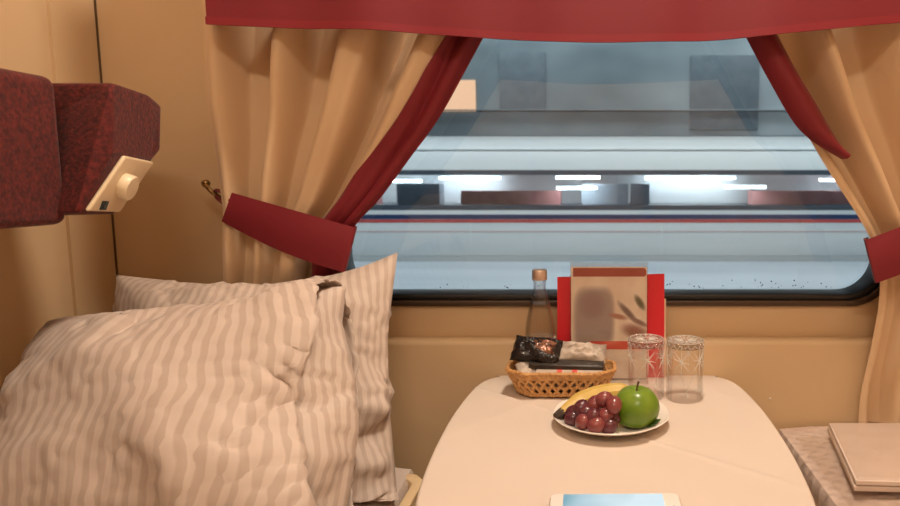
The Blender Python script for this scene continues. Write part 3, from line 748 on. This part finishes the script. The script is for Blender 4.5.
tc_ = obj('tablecloth', b, M['cloth'], ang=60); tag(tc_, 'cream cloth stretched over the compartment table', 'tablecloth')

T0 = TZ+.0012
# ---- water bottle
bc = V((-.133, -.0345, T0))
bo = thing('water_bottle', 'clear glass water bottle with copper cap behind the wicker basket', 'bottle', bc)
H = at(541, 270, -.035).z-T0
outer = [(0, .003), (.020, .0), (.027, .002), (.0285, .006), (.0285, .075), (.0275, .085), (.0285, .090), (.0275, .100), (.024, .122), (.018, .150), (.0125, .170), (.0115, .176), (.0115, H-.022), (.0125, H-.020), (.0125, H-.006)]
inner = [(r-.0022, z) for r, z in outer[3:-1]][::-1]
obj('glass_body', lathe(outer+[(.0100, H-.006)]+inner+[(.022, .007), (0, .008)], 48, bc), M['bottle'], bo)
wl = H-.062
wp = [(0, .0085), (.021, .0075), (.0258, .010)]+[(r-.0027, z) for r, z in outer[4:] if z < wl-.002]
rl = interp([(z, r) for r, z in outer[4:]], wl)-.0027
obj('water', lathe(wp+[(rl, wl), (0, wl)], 48, bc), M['water'], bo)
def ridge(a, z): return 1+.025*math.cos(a*24) if z < H-.004 else 1
obj('cap', lathe([(.0128, H-.0185), (.0138, H-.018), (.0138, H-.014), (.0130, H-.0135), (.0130, H-.012), (.0138, H-.0115), (.0138, H-.001), (.0125, H+.0008), (0, H+.001)], 72, bc, rmod=ridge), M['cap'], bo)

b = bmesh.new()
for z_ in (.0765, .0795, .0825): tube([bc+V((.0284*math.cos(2*PI*q/64), .0284*math.sin(2*PI*q/64), z_)) for q in range(64)], .0007, 6, bm=b, closed=True)
obj('raised_ring', b, M['cutglass'], bo)
# ---- menu stand
ms = thing('menu_stand', 'clear acrylic stand holding a menu with a red heading strip', 'menu stand', (-.003, -.028, T0))
mt = at(611, 262, -.018).z
lean = .012
def mstand(y, x0, x1, z0, z1, th):
    b = bmesh.new(); q = lambda z: y+lean*(z-T0)/(mt-T0)
    cs = [(x0, q(z0), z0), (x1, q(z0), z0), (x1, q(z1), z1), (x0, q(z1), z1)]
    a = [b.verts.new(c) for c in cs]; d = [b.verts.new((c[0], c[1]+th, c[2])) for c in cs]; lay = b.loops.layers.uv.verify()
    f = b.faces.new(a); 
    for l, uv in zip(f.loops, ((0, 0), (1, 0), (1, 1), (0, 1))): l[lay].uv = uv
    b.faces.new(d[::-1])
    for i in range(4): b.faces.new((a[i], a[(i+1) % 4], d[(i+1) % 4], d[i]))
    return b
X0, X1 = at(570, 300, -.03).x, at(648, 300, -.03).x
zs = at(611, 267, -.025).z
obj('front_sheet', mstand(-.0375, X0, X1, T0, mt, .0015), M['film'], ms)
obj('rear_sheet', mstand(-.0335, X0, X1, T0, mt, .0015), M['film'], ms)
obj('base', box(X0, X1, -.066, -.0385, T0, T0+.0022), M['film'], ms)
mn = obj('menu_card', mstand(-.0352, X0+.002, X1-.002, T0+.002, zs, .0008), M['menu'], ms)
def patch(name, px, m, lift=.0004):
    y = -.0352-lift; b = bmesh.new(); vs = []
    for x, yy in px:
        p = at(x, yy, -.03); z = p.z; vs.append(b.verts.new((p.x, y+lean*(z-T0)/(mt-T0), z)))
    b.faces.new(vs); r = bmesh.ops.extrude_face_region(b, geom=b.faces[:]); bmesh.ops.translate(b, verts=[e for e in r['geom'] if isinstance(e, bmesh.types.BMVert)], vec=(0, .0003, 0))
    return obj(name, b, m, mn)
patch('heading_strip', [(573, 268.5), (645, 268.5), (646.5, 271), (646.5, 275), (645, 277), (573, 277)], M['banner'])
patch('red_strip', [(590, 341), (646, 341), (646, 349), (590, 349)], M['redprint'])
# red card and cream card behind
y1 = -.022
def card(name, pxs, y, th, m, label, cat):
    b = bmesh.new(); cs = [at(x, yy, y) for x, yy in pxs]; 
    for c in cs[-2:]: c.z = T0
    tl = [.010*(c.z-T0)/.2 for c in cs]
    a = [b.verts.new((c.x, y+t_, c.z)) for c, t_ in zip(cs, tl)]; q = [b.verts.new((c.x, y+t_+th, c.z)) for c, t_ in zip(cs, tl)]
    b.faces.new(a); b.faces.new(q[::-1])
    for i in range(4): b.faces.new((a[i], a[(i+1) % 4], q[(i+1) % 4], q[i]))
    return tag(obj(name, b, m), label, cat)
card('red_folder', [(557, 278), (665, 274.5), (664, 390), (557, 390)], -.0225, .003, M['redcard'], 'bright red folder propped behind the menu stand', 'folder')
card('cream_brochure', [(600, 300), (666.5, 299.5), (665.5, 390), (600, 390)], -.0185, .002, M['paleedge'], 'cream brochure whose edge shows behind the red folder', 'brochure')

# ---- tumblers, upside down
def tumbler(c, label, rz):
    hgt = .103; ro = .0318
    def rm(a, z):
        # eight soft flutes low down, crossing cuts near the base
        t = (a*4/PI) % 1.0
        return 1-.012*abs(math.sin(a*3))*max(0, min(1, z/.02, (.095-z)/.02))
        d = 1
        zz = (z-.055)/.04
        if .050 < z < .098:
            for s in (-1, 1):
                q = abs(((a*4/PI+s*zz*.95+10) % 1.0)-.5); d -= .05*math.exp(-(q/.055)**2)
        return d
    t = thing('drinking_glass', label, 'glass', c, 'upturned cut glass tumblers')
    mxx = Matrix.Translation(c) @ Matrix.Rotation(rz, 4, 'Z')
    zb = hgt-.013
    b = lathe([(ro-.0022, .0008), (ro-.001, 0), (ro, .0012)]+[(ro, .0012+(zb-.0012)*k/44) for k in range(1, 45)], 128, (0, 0, 0), rmod=rm)
    lathe([(ro-.0022, .0008)]+[(ro-.0026-.0006*k/20, .001+(zb-.001)*k/20) for k in range(1, 21)], 128, (0, 0, 0), bm=b)
    bmesh.ops.remove_doubles(b, verts=b.verts, dist=1e-5); bmesh.ops.transform(b, matrix=mxx, verts=b.verts); obj('wall', b, M['glass'], t, 50)
    # cut pattern: crossing grooves and arches
    b = bmesh.new()
    P = lambda a, z: V(((ro+.0001)*rm(a, z)*math.cos(a), (ro+.0001)*rm(a, z)*math.sin(a), z))
    for k in range(6):
        a0 = k*PI/3
        for da, dz in ((.40, .016), (-.40, .016), (0, .026), (.46, -.004)):
            tube([P(a0+da*q/6*(1 if da else 0), .071+dz*q/6) for q in range(-6, 7)], lambda s: .00025+.0006*math.sin(PI*s), 5, bm=b)
        tube([P(a0+PI/6+.26*math.sin(PI*(q/16)*2-PI/2)*(1 if q < 99 else 0), .010+.040*math.sin(PI*q/16)) for q in range(17)], .0004, 5, bm=b)
    bmesh.ops.transform(b, matrix=mxx, verts=b.verts); cu = obj('cut_pattern', b, M['cutglass'], t, 60)
    # thick base with a cut star
    fac = lambda a, z: 1+.022*math.cos(a*16) if z > zb+.002 else 1
    b = lathe([(0, zb+.0005), (ro-.0035, zb+.0005), (ro, zb+.0012), (ro+.0003, zb+.006), (ro-.0012, hgt-.0015), (ro-.0045, hgt), (.020, hgt-.0006), (.016, hgt-.003), (0, hgt-.0028)], 128, (0, 0, 0), rmod=fac)
    for v in b.verts:
        if v.co.z > hgt-.0035:
            an = math.atan2(v.co.y, v.co.x); v.co.z += .0011*math.cos(an*16)*min(1, math.hypot(v.co.x, v.co.y)/.02)
    bc_ = bmesh.new()  # whitish rings and spokes stand in for glints on the base
    for rr in (ro-.0012, ro-.0045): tube([V((rr*math.cos(2*PI*q/64), rr*math.sin(2*PI*q/64), hgt-(.0012 if rr > ro-.003 else -.0004))) for q in range(64)], .0005, 5, bm=bc_, closed=True)
    for q in range(16):
        a_ = 2*PI*(q+.5)/16; tube([V((r_*math.cos(a_), r_*math.sin(a_), hgt-.0006-.0012*(1-r_/ro))) for r_ in (.006, .014, .020, .027)], .0006, 5, bm=bc_)
        tube([V(((ro+.0002)*math.cos(a_+d_*PI/16), (ro+.0002)*math.sin(a_+d_*PI/16), z_)) for d_, z_ in ((-.8, zb+.003), (0, hgt-.004), (.8, zb+.003))], .0004, 5, bm=bc_)
    bmesh.ops.transform(bc_, matrix=mxx, verts=bc_.verts); obj('base_glints', bc_, M['cutglass'], t, 60)
    bmesh.ops.transform(b, matrix=mxx, verts=b.verts); obj('base', b, M['glassbase'], t, 20)
    return t
tumbler(V((.125, -.138, T0)), 'upturned cut glass tumbler on the right, clear of the apple', .2)
tumbler(V((.0585, -.128, T0)), 'upturned cut glass tumbler on the left, behind the green apple', .55)

# ---- plate and fruit
PC = V((-.005, -.258, T0))
prof = [(0, 0), (.045, 0), (.050, .0008), (.062, .004), (.078, .0105), (.0895, .0165), (.0905, .0178), (.0895, .0186), (.077, .0130), (.060, .0068), (.046, .0040), (0, .0036)]
tag(obj('fruit_plate', lathe(prof, 72, PC), M['plate'], ang=60), 'white porcelain plate of fruit in the middle of the table', 'plate')
pz = PC.z+.0042
# apple
ac = V((.0320, -.280, pz-.0005))
ap = thing('apple', 'shiny green apple on the fruit plate', 'apple', ac)
apf = []
for k in range(33):
    t = PI*k/32; rr = .0350*math.sin(t)**.86*(1+.07*math.cos(t)); zz = .0315*(1-math.cos(t))
    apf.append((max(rr, 0), zz))
h0 = apf[-1][1]
apf = [(r, z+.0065*math.exp(-(r/.010)**2) if z < .03 else z-.0095*math.exp(-(r/.0105)**2)) for r, z in apf]
obj('apple_body', lathe(apf, 48, ac, rmod=lambda a, z: 1+.018*math.cos(5*a+.6)*(1 if z > .03 else .8)), M['apple'], ap, 180)
obj('stem', tube([ac+V((0, 0, h0-.012)), ac+V((.001, 0, h0-.004)), ac+V((.003, -.001, h0+.005)), ac+V((.004, -.001, h0+.0065))], lambda s: .0011+.0008*s, 8), M['stem'], ap)
# banana behind
bn = thing('banana', 'yellow banana curving behind the grapes and apple', 'banana', (-.04, -.22, pz+.01))
def bpath(s):
    x = lerp(-.083, .040, s); return V((x, -.278+.060*math.sin(PI*(s*.60)), pz+.0175+.011*math.sin(PI*min(1, s*.8))))
K = 28
bp_ = [bpath(k/K) for k in range(K+1)]
def brad(s): return .0185*min(1, .40+2.6*s)*min(1, .45+2.5*(1-s))
obj('peel', tube(bp_, brad, 10), M['banana'], bn, 35)
e0 = (bp_[0]-bp_[1]).normalized()
obj('dark_tip', tube([bp_[0]-e0*.004, bp_[0]+e0*.003, bp_[0]+e0*.009], lambda s: .0090-.0035*s, 8), M['bananatip'], bn)
# grapes
gp = thing('grape_bunch', 'small bunch of dark red grapes lying on the fruit plate', 'grapes', (-.03, -.30, pz+.01))
gs = [(581.5, 408, -.290, 0), (573.5, 413, -.285, 0), (573, 420, -.292, 0), (583, 422, -.312, 1), (593, 417, -.312, 0), (595, 404, -.292, 1), (604, 399.5, -.296, 1), (614, 405, -.312, 1), (605.5, 416, -.312, 1), (596, 427.5, -.322, 1), (609, 428, -.318, 0), (586, 413, -.298, 0), (603, 409, -.292, 0), (600, 420, -.296, 0), (612, 418, -.300, 0)]
cents = []
for k, (x, y, Y, l) in enumerate(gs):
    c = at(x, y, Y); rr = .0128
    rad = math.hypot(c.x-PC.x, c.y-PC.y); floor_z = PC.z+interp([(z2, z1) for z2, z1 in ((0, .0036), (.046, .004), (.06, .0068), (.077, .013), (.0895, .0186))], rad)
    c.z = max(c.z, floor_z+rr*.92); cents.append(c)
    b = bmesh.new(); bmesh.ops.create_uvsphere(b, u_segments=20, v_segments=14, radius=rr, matrix=Matrix.Translation(c) @ Matrix.Rotation(random.uniform(0, PI), 4, 'Z') @ Matrix.Rotation(random.uniform(.5, 1.4), 4, 'X') @ Matrix.Diagonal((.93, .93, 1.1, 1)))
    obj('grape', b, M['grapel' if l else 'grape'], gp, 180)
b = bmesh.new(); ct = sum(cents, V())/len(cents)+V((0, .006, .002))
for c in cents: tube([ct, ct.lerp(c, .5)+V((0, 0, .002)), c], .0010, 5, bm=b)
obj('stalk', b, M['stem'], gp)
# leaf under the apple
def leaf(u, v):
    x = lerp(-.013, .013, u); w_ = .008*math.sin(PI*min(max(u, .02), .98)); y = (v-.5)*2*w_
    return V((.058+x*.75, -.300+y+x*.5, pz+.0085+.007*(u)-.12*y*y/.008+.25*abs(y)))
tag(obj('fruit_leaf', grid(leaf, 14, 6, .0009), M['leaf']), 'small dark green leaf tucked under the right of the apple', 'leaf')

# ---- wicker basket
BC = V((-.0895, -.104, T0))
bs = thing('wicker_basket', 'small open weave wicker basket of snacks on the table', 'basket', BC)
def octo(rx, ry, ch, n=96):
    pts = [(rx, -ry+ch), (rx, ry-ch), (rx-ch*1.3, ry), (-rx+ch*1.3, ry), (-rx, ry-ch), (-rx, -ry+ch), (-rx+ch*1.3, -ry), (rx-ch*1.3, -ry)]
    P = [V((x, y, 0)) for x, y in pts]; ln = [(P[(i+1) % 8]-P[i]).length for i in range(8)]; tot = sum(ln); out = []
    for k in range(n):
        d = k/n*tot; i = 0
        while d > ln[i]: d -= ln[i]; i += 1
        out.append(P[i].lerp(P[(i+1) % 8], d/ln[i]))
    # soften corners
    for _ in range(2): out = [(out[i-1]+out[i]*2+out[(i+1) % n])/4 for i in range(n)]
    return out
BH = .042; NB = 120
lo_, hi_ = octo(.072, .037, .018, NB), octo(.094, .048, .024, NB)
def bw(k, s):
    i = int(math.floor(k)); f = k-i; a = lo_[i % NB].lerp(lo_[(i+1) % NB], f); c = hi_[i % NB].lerp(hi_[(i+1) % NB], f); p = a.lerp(c, s**.85); p.z = .003+BH*s; return BC+p
b = bmesh.new(); NS = 30
for k in range(NS):
    for sg in (-1, 1):
        tube([bw(k*NB/NS+sg*s*NB/NS*2.0, s)+V((0, 0, 0))+(bw(k*NB/NS+sg*s*6, s)-BC).normalized()*.0009*sg*math.cos(s*4*PI) for s in [q/10 for q in range(11)]], .0029, 6, bm=b)
obj('lattice', b, M['wicker'], bs)
b = bmesh.new()
for s, r in ((1.0, .0032), (.92, .0030), (.84, .0030), (.77, .0026), (.40, .0016), (.06, .0030)): tube([bw(k, s) for k in range(NB)], r, 8, bm=b, closed=True)
for k in range(60):   # binding wrapped round the rim
    c = bw(k*2, 1.0); t = (bw(k*2+1, 1)-bw(k*2-1, 1)).normalized(); n_ = t.cross(V((0, 0, 1)))
    tube([c+(n_*math.cos(a)+V((0, 0, 1))*math.sin(a))*.0034+t*(a/PI-1)*.002 for a in [2*PI*q/8 for q in range(9)]], .0010, 5, bm=b)
obj('rim', b, M['wicker'], bs)
b = bmesh.new(); vs = [b.verts.new(BC+p+V((0, 0, .0035))) for p in lo_[::2]]; b.faces.new(vs)
vs = [b.verts.new(BC+p+V((0, 0, .0008))) for p in lo_[::2]]; b.faces.new(vs[::-1])
obj('base', b, M['wicker'], bs)
# contents: packets
def pouch(c, sx, sy, sz, rot, nx=26, ny=18, crimp=True, seed=0, amp=.003):
    b = bmesh.new(); lay = b.loops.layers.uv.verify(); A = []; B = []
    mxp = Matrix.Translation(c) @ rot
    def P(i, j, sg):
        u, v = i/nx*2-1, j/ny*2-1; t = max(0, (1-abs(u)**2.6))**.5*max(0, (1-abs(v)**3))**.5 if crimp else 1
        p = V((u*sx/2, v*sy/2, sg*(sz/2*t+.0004))); d = amp*t*noise.noise(V((u*2.3+seed, v*2.3, sg)))+amp*.6*t*noise.noise(V((u*6+seed, v*5, sg*2)))
        p.z += d; p.y *= 1+.05*math.sin(u*3+seed); p.z += .002*math.sin(v*9+seed)*abs(u)**6
        return mxp @ p
    for i in range(nx+1):
        A.append([b.verts.new(P(i, j, 1)) for j in range(ny+1)]); B.append([b.verts.new(P(i, j, -1)) for j in range(ny+1)])
    for i in range(nx):
        for j in range(ny): b.faces.new((A[i][j], A[i+1][j], A[i+1][j+1], A[i][j+1])); b.faces.new((B[i][j], B[i][j+1], B[i+1][j+1], B[i+1][j]))
    for i in range(nx):
        for j in (0, ny): b.faces.new((A[i][j], B[i][j], B[i+1][j], A[i+1][j]))
    for j in range(ny):
        for i in (0, nx): b.faces.new((A[i][j], A[i][j+1], B[i][j+1], B[i][j]))
    return b
Rx = lambda d: Matrix.Rotation(math.radians(d), 4, 'X'); Ry = lambda d: Matrix.Rotation(math.radians(d), 4, 'Y'); Rz = lambda d: Matrix.Rotation(math.radians(d), 4, 'Z')
z = BC.z
def hold(name, b, m, label, cat): return tag(obj(name, b, m, ang=60), label, cat)
hold('paper_napkin', pouch(BC+V((-.005, .004, .018)), .130, .070, .026, Rz(0), seed=4), M['foilgrey'], 'greyish folded paper napkin at the bottom of the wicker basket', 'napkin')
wb = hold('wet_wipe_sachet', pouch(BC+V((-.060, -.022, .0455)), .034, .038, .014, Rz(20) @ Rx(24), seed=2), M['foilgrey'], 'greyish wrapper end standing at the left of the basket', 'sachet')
# two flat bars lying on the rim
def bar(name, c, sx, sy, sz, rot, m, label, cat):
    b = box(-sx/2, sx/2, -sy/2, sy/2, -sz/2, sz/2, .0015, 2); bmesh.ops.transform(b, matrix=Matrix.Translation(c) @ rot, verts=b.verts); return hold(name, b, m, label, cat)
tb_ = thing('toothbrush_sleeve', 'slim white sleeve with red marks along the basket front', 'sleeve', BC+V((.018, -.031, .046)))
q = Matrix.Translation(BC+V((.016, -.029, .0465))) @ Rz(-1) @ Rx(10)
def local(b): bmesh.ops.transform(b, matrix=q, verts=b.verts); return b
obj('sleeve', local(box(-.058, .058, -.012, .012, -.002, .002, .0008, 2)), M['whitecard'], tb_)
obj('dark_edge', local(box(-.058, .058, -.0135, -.0121, -.0022, .0012)), M['darkbox'], tb_)
for x in (-.022, .004): obj('red_mark', local(box(x, x+.009, -.0119, .004, .002, .0024)), M['redprint'], tb_)
bar('chocolate_bar', BC+V((.010, -.014, .0555)), .130, .036, .009, Rz(-2) @ Ry(1.5) @ Rx(12), M['darkbox'], 'flat dark bar lying across the top of the wicker basket', 'snack bar')
sc = thing('snack_packet', 'crumpled black snack packet on top at the left of the basket', 'snack packet', BC+V((-.045, -.0, .075)))
rot = Rz(-9) @ Ry(5) @ Rx(42)
obj('wrapper', pouch(BC+V((-.044, .0, .0745)), .086, .052, .030, rot, seed=6, amp=.006), M['foilblack'], sc, 50)
obj('printed_label', pouch(BC+V((-.032, -.0035, .0782)), .046, .032, .025, rot, seed=1, amp=.004), M['foilbrown'], sc, 50)
hold('sugar_sachet', pouch(BC+V((.037, .006, .0690)), .084, .042, .022, Rz(-3) @ Ry(4) @ Rx(34), seed=11, amp=.008), M['foilgrey'], 'crumpled pale grey sachet beside the black packet in the basket', 'sachet')

# ---- phone
ph = thing('smartphone', 'white smartphone with lit bluish screen lying on the table front', 'smartphone', (-.0065, -.52, T0))
q = Matrix.Translation((-.0065, -.5370, T0)) @ Rz(.8)
def rr_slab(x0, x1, y0, y1, r, z0, z1, bv=0):
    b = plate_poly([(x, y) for x, y in rrect(x0, x1, y0, y1, r, 6)], z0, z1, 0)
    if bv: bevel(b, bv, 3, 50)
    bmesh.ops.transform(b, matrix=q, verts=b.verts); return b
obj('case', rr_slab(-.0755, .0755, -.0375, .0375, .009, .0002, .0068, .0015), M['gold'], ph)
obj('front_glass', rr_slab(-.0745, .0745, -.0365, .0365, .0085, .0066, .0074, .0003), M['phone'], ph)
obj('screen', rr_slab(-.0600, .0560, -.0345, .0345, .0005, .0072, .00755), M['screen'], ph)
obj('earpiece', rr_slab(.0655, .0668, -.006, .006, .0006, .0072, .0076), M['black'], ph)
obj('home_button', rr_slab(-.0715, -.0645, -.009, .009, .0034, .0072, .0076), M['phone'], ph)

# ------------------------------------------------------------------ outside: a train on the next line
TY = 16.0
zt_ = lambda py: at(600, py, TY).z
tr = thing('passing_train', 'pale grey train with navy and red stripes outside the window', 'train', (0, TY, zt_(262)))
tx0, tx1 = -22, 22
m = M['trainbody'] = mat('pale_grey_train_paint', (.58, .62, .62), .4); mottle(m, (.54, .59, .60), (.62, .66, .65), .6, stretch=(.15, 1, 2.2))
M['trainlow'] = mat('lower_train_paint', (.56, .60, .60), .4); mottle(M['trainlow'], (.50, .55, .56), (.60, .63, .62), .6, stretch=(.2, 1, 2.5))
M['navy'] = mat('navy_paint', (.012, .03, .085), .35); mottle(M['navy'], (.01, .026, .075), (.016, .036, .1), 2)
M['trred'] = mat('train_red_paint', (.42, .05, .05), .4); mottle(M['trred'], (.38, .045, .045), (.46, .06, .06), 2)
M['darkframe'] = mat('dark_window_frame', (.045, .06, .075), .35); mottle(M['darkframe'], (.04, .055, .07), (.05, .065, .085), 2)
def tbox(name, py0, py1, m, y0=0.0, y1=2.6, parent=tr, x0=tx0, x1=tx1): return obj(name, box(x0, x1, TY+y0, TY+y1, zt_(py1), zt_(py0)), m, parent)
# roof: rounded
zr0, zr1 = zt_(150), zt_(133)
b = bmesh.new(); prof_ = [(0, zt_(170)), (0, zr0), (.12, lerp(zr0, zr1, .5)), (.45, lerp(zr0, zr1, .85)), (1.3, zr1), (2.2, lerp(zr0, zr1, .85)), (2.6, zr0), (2.6, zt_(170))]
a = [b.verts.new((tx0, TY+y, z)) for y, z in prof_]; q2 = [b.verts.new((tx1, TY+y, z)) for y, z in prof_]; b.faces.new(a); b.faces.new(q2[::-1])
for i in range(8): b.faces.new((a[i], a[(i+1) % 8], q2[(i+1) % 8], q2[i]))
obj('roof', b, M['trainbody'], tr)
tbox('gutter', 149, 150, M['trainlow'], -.04, .0)
tbox('upper_window_frame', 170, 175, M['darkframe'], -.01, .06)
tbox('lower_window_frame', 205, 210, M['darkframe'], -.01, .06)
tbox('waist_panel', 210, 256, M['trainlow'])
tbox('navy_stripe', 214.5, 219, M['navy'], -.012, 0)
tbox('red_stripe', 219.6, 222.5, M['trred'], -.012, 0)
tbox('thin_red_stripe', 231, 232, mat('faint_pink_paint', (.52, .36, .36), .4), -.011, 0)
tbox('skirt', 256.3, 268, M['trainlow'], 0, 2.3)
inn = mat('train_interior_wall', (.75, .76, .78), .5); mottle(inn, (.70, .72, .75), (.80, .80, .80), 1, stretch=(.3, 1, 1))
tbox('interior_wall', 172, 208, inn, 2.45, 2.55)
tbox('interior_floor', 206, 210, M['darkframe'], .07, 2.45)
b = box(tx0, tx1, TY+.005, TY+.02, zt_(205.5), zt_(174.5)); obj('ribbon_glazing', b, M['pane'], tr)
seatm = mat('train_seat_red', (.50, .10, .11), .7); mottle(seatm, (.58, .22, .22), (.70, .32, .30), 3)
seatg = mat('train_seat_grey', (.22, .26, .32), .7); mottle(seatg, (.34, .39, .45), (.42, .47, .53), 3)
for k, (x0, x1, mm) in enumerate([(-11.5, -6.2, seatm), (-5.6, -4.4, seatg), (-3.8, -1.0, seatm), (-.4, .9, seatg), (1.0, 1.5, seatg), (4.4, 10.5, seatm)]):
    tbox('seat_row', 191.5 if mm is seatm else 184, 206, mm, 1.1, 1.7, tr, x0, x1)
lampm = emis('train_lamp_glow', (.86, .95, 1), 14)
for px, py, wd, yy in ((398, 181, 46, 1.6), (578, 177.5, 44, .9), (577, 188, 40, .6), (745, 187, 40, .6), (690, 178, 90, 2.0), (470, 178, 60, 2.0), (850, 180, 60, 1.2)):
    Y = TY+yy; p = at(px-wd/2, py, Y); p2 = at(px+wd/2, py, Y)
    obj('lamp', box(p.x, p2.x, Y-.08, Y+.08, p.z-.035, p.z+.035), lampm, tr)
for px in (662, 470):   # door seams
    x = at(px, 200, TY).x; obj('door_seam', box(x-.02, x+.02, TY-.014, TY, zt_(254), zt_(223)), M['trainbody'], tr)
# bogie wheels below the skirt
for k in range(8):
    x = -15.4+k*4.4; b = lathe([(0, -.08), (.42, -.08), (.42, .08), (0, .08)], 24)
    bmesh.ops.transform(b, matrix=Matrix.Translation((x, TY+.5, zt_(262)-.25)) @ Matrix.Rotation(PI/2, 4, 'X'), verts=b.verts); obj('wheel', b, M['darkframe'], tr)
# platform between the trains and the ground
conc = mat('pale_platform_concrete', (.46, .52, .56), .6); mottle(conc, (.42, .48, .52), (.50, .56, .60), .8, stretch=(.15, 1, 1))
dconc = mat('track_ballast', (.22, .24, .26), .9); mottle(dconc, (.18, .2, .22), (.28, .3, .32), 6); 
gz = zt_(262)-.67
struct(obj('ground', box(-40, 40, 2.2, 40, gz-.3, gz), dconc))
pfz = zt_(258)
plf = obj('station_platform', box(-26, 26, 5.2, TY-.35, gz, pfz-.05), conc); plf['kind'] = 'structure'
# low edge lines on the platform
for py, hh in ((268, .05), (274, .04)):
    pass
# station hall behind
hall = mat('station_wall_panels', (.16, .22, .26), .6); mottle(hall, (.08, .11, .125), (.36, .41, .43), .22, .32, .68, 3, stretch=(.5, 1, .9))
sthl = thing('station_building', 'grey blue station building above the train outside', 'building', (0, 24, gz))
obj('facade', box(-30, 30, 24, 24.5, gz, 9.5), hall, sthl)
ledge = mat('station_ledge', (.10, .13, .15), .6); mottle(ledge, (.09, .12, .14), (.12, .15, .17), 2)
hz = lambda py: at(600, py, 24).z
obj('ledge', box(-30, 30, 23.7, 24, hz(141), hz(136)), ledge, sthl)
obj('ledge', box(-30, 30, 23.8, 24, hz(111), hz(110)), hall, sthl)
p0, p1 = at(440, 111, 23.9), at(475, 80, 23.9)
wf = obj('lit_window', box(p0.x, p1.x, 23.9, 23.99, p0.z, p1.z), emis('warm_window_light', (1, .60, .36), .9), sthl)
pinkm = mat('faded_pink_panel', (.34, .27, .26), .7); mottle(pinkm, (.30, .24, .23), (.38, .30, .28), .8)
p0, p1 = at(500, 110, 23.9), at(545, 52, 23.9); obj('wall_panel', box(p0.x, p1.x, 23.92, 24, p0.z, p1.z), ledge, sthl)
p0, p1 = at(690, 130, 23.9), at(760, 55, 23.9); obj('wall_panel', box(p0.x, p1.x, 23.92, 24, p0.z, p1.z), ledge, sthl)
# canopy with strip lamps over the platform
cn = thing('platform_canopy', 'platform canopy with white strip lamps above the train', 'canopy', (0, 12, gz))
cz = 6.0
obj('canopy_roof', box(-24, 24, 6, 21, cz+.3, cz+.45), ledge, cn)
for x in (-12, 12): obj('canopy_post', box(x-.12, x+.12, 11.4, 11.6, pfz-.05, cz+.3), ledge, cn)
for k in range(5):
    x = -12+k*6; obj('strip_lamp', box(x-1.6, x+1.6, 12.9, 13.1, cz+.18, cz+.3), emis('strip_lamp_glow', (.86, .95, 1), 6) if k == 0 else bpy.data.materials['strip_lamp_glow'], cn)
area('canopy_light', (0, 11.0, cz), 30, 1350, (.90, .97, 1), (math.radians(35), 0, 0), 'RECTANGLE', 1.2)
area('hall_light', (0, 22.3, 7.6), 34, 750, (.86, .97, 1), (math.radians(32), 0, 0), 'RECTANGLE', .8)
W = bpy.data.worlds.new('night'); S.world = W; W.use_nodes = True
W.node_tree.nodes['Background'].inputs[0].default_value = (.10, .16, .20, 1); W.node_tree.nodes['Background'].inputs[1].default_value = .25
S.cycles.transparent_max_bounces = 32
S.view_settings.view_transform = 'Standard'; S.view_settings.look = 'None'; S.view_settings.gamma = 1; S.view_settings.exposure = .1
S.view_settings.use_curve_mapping = False
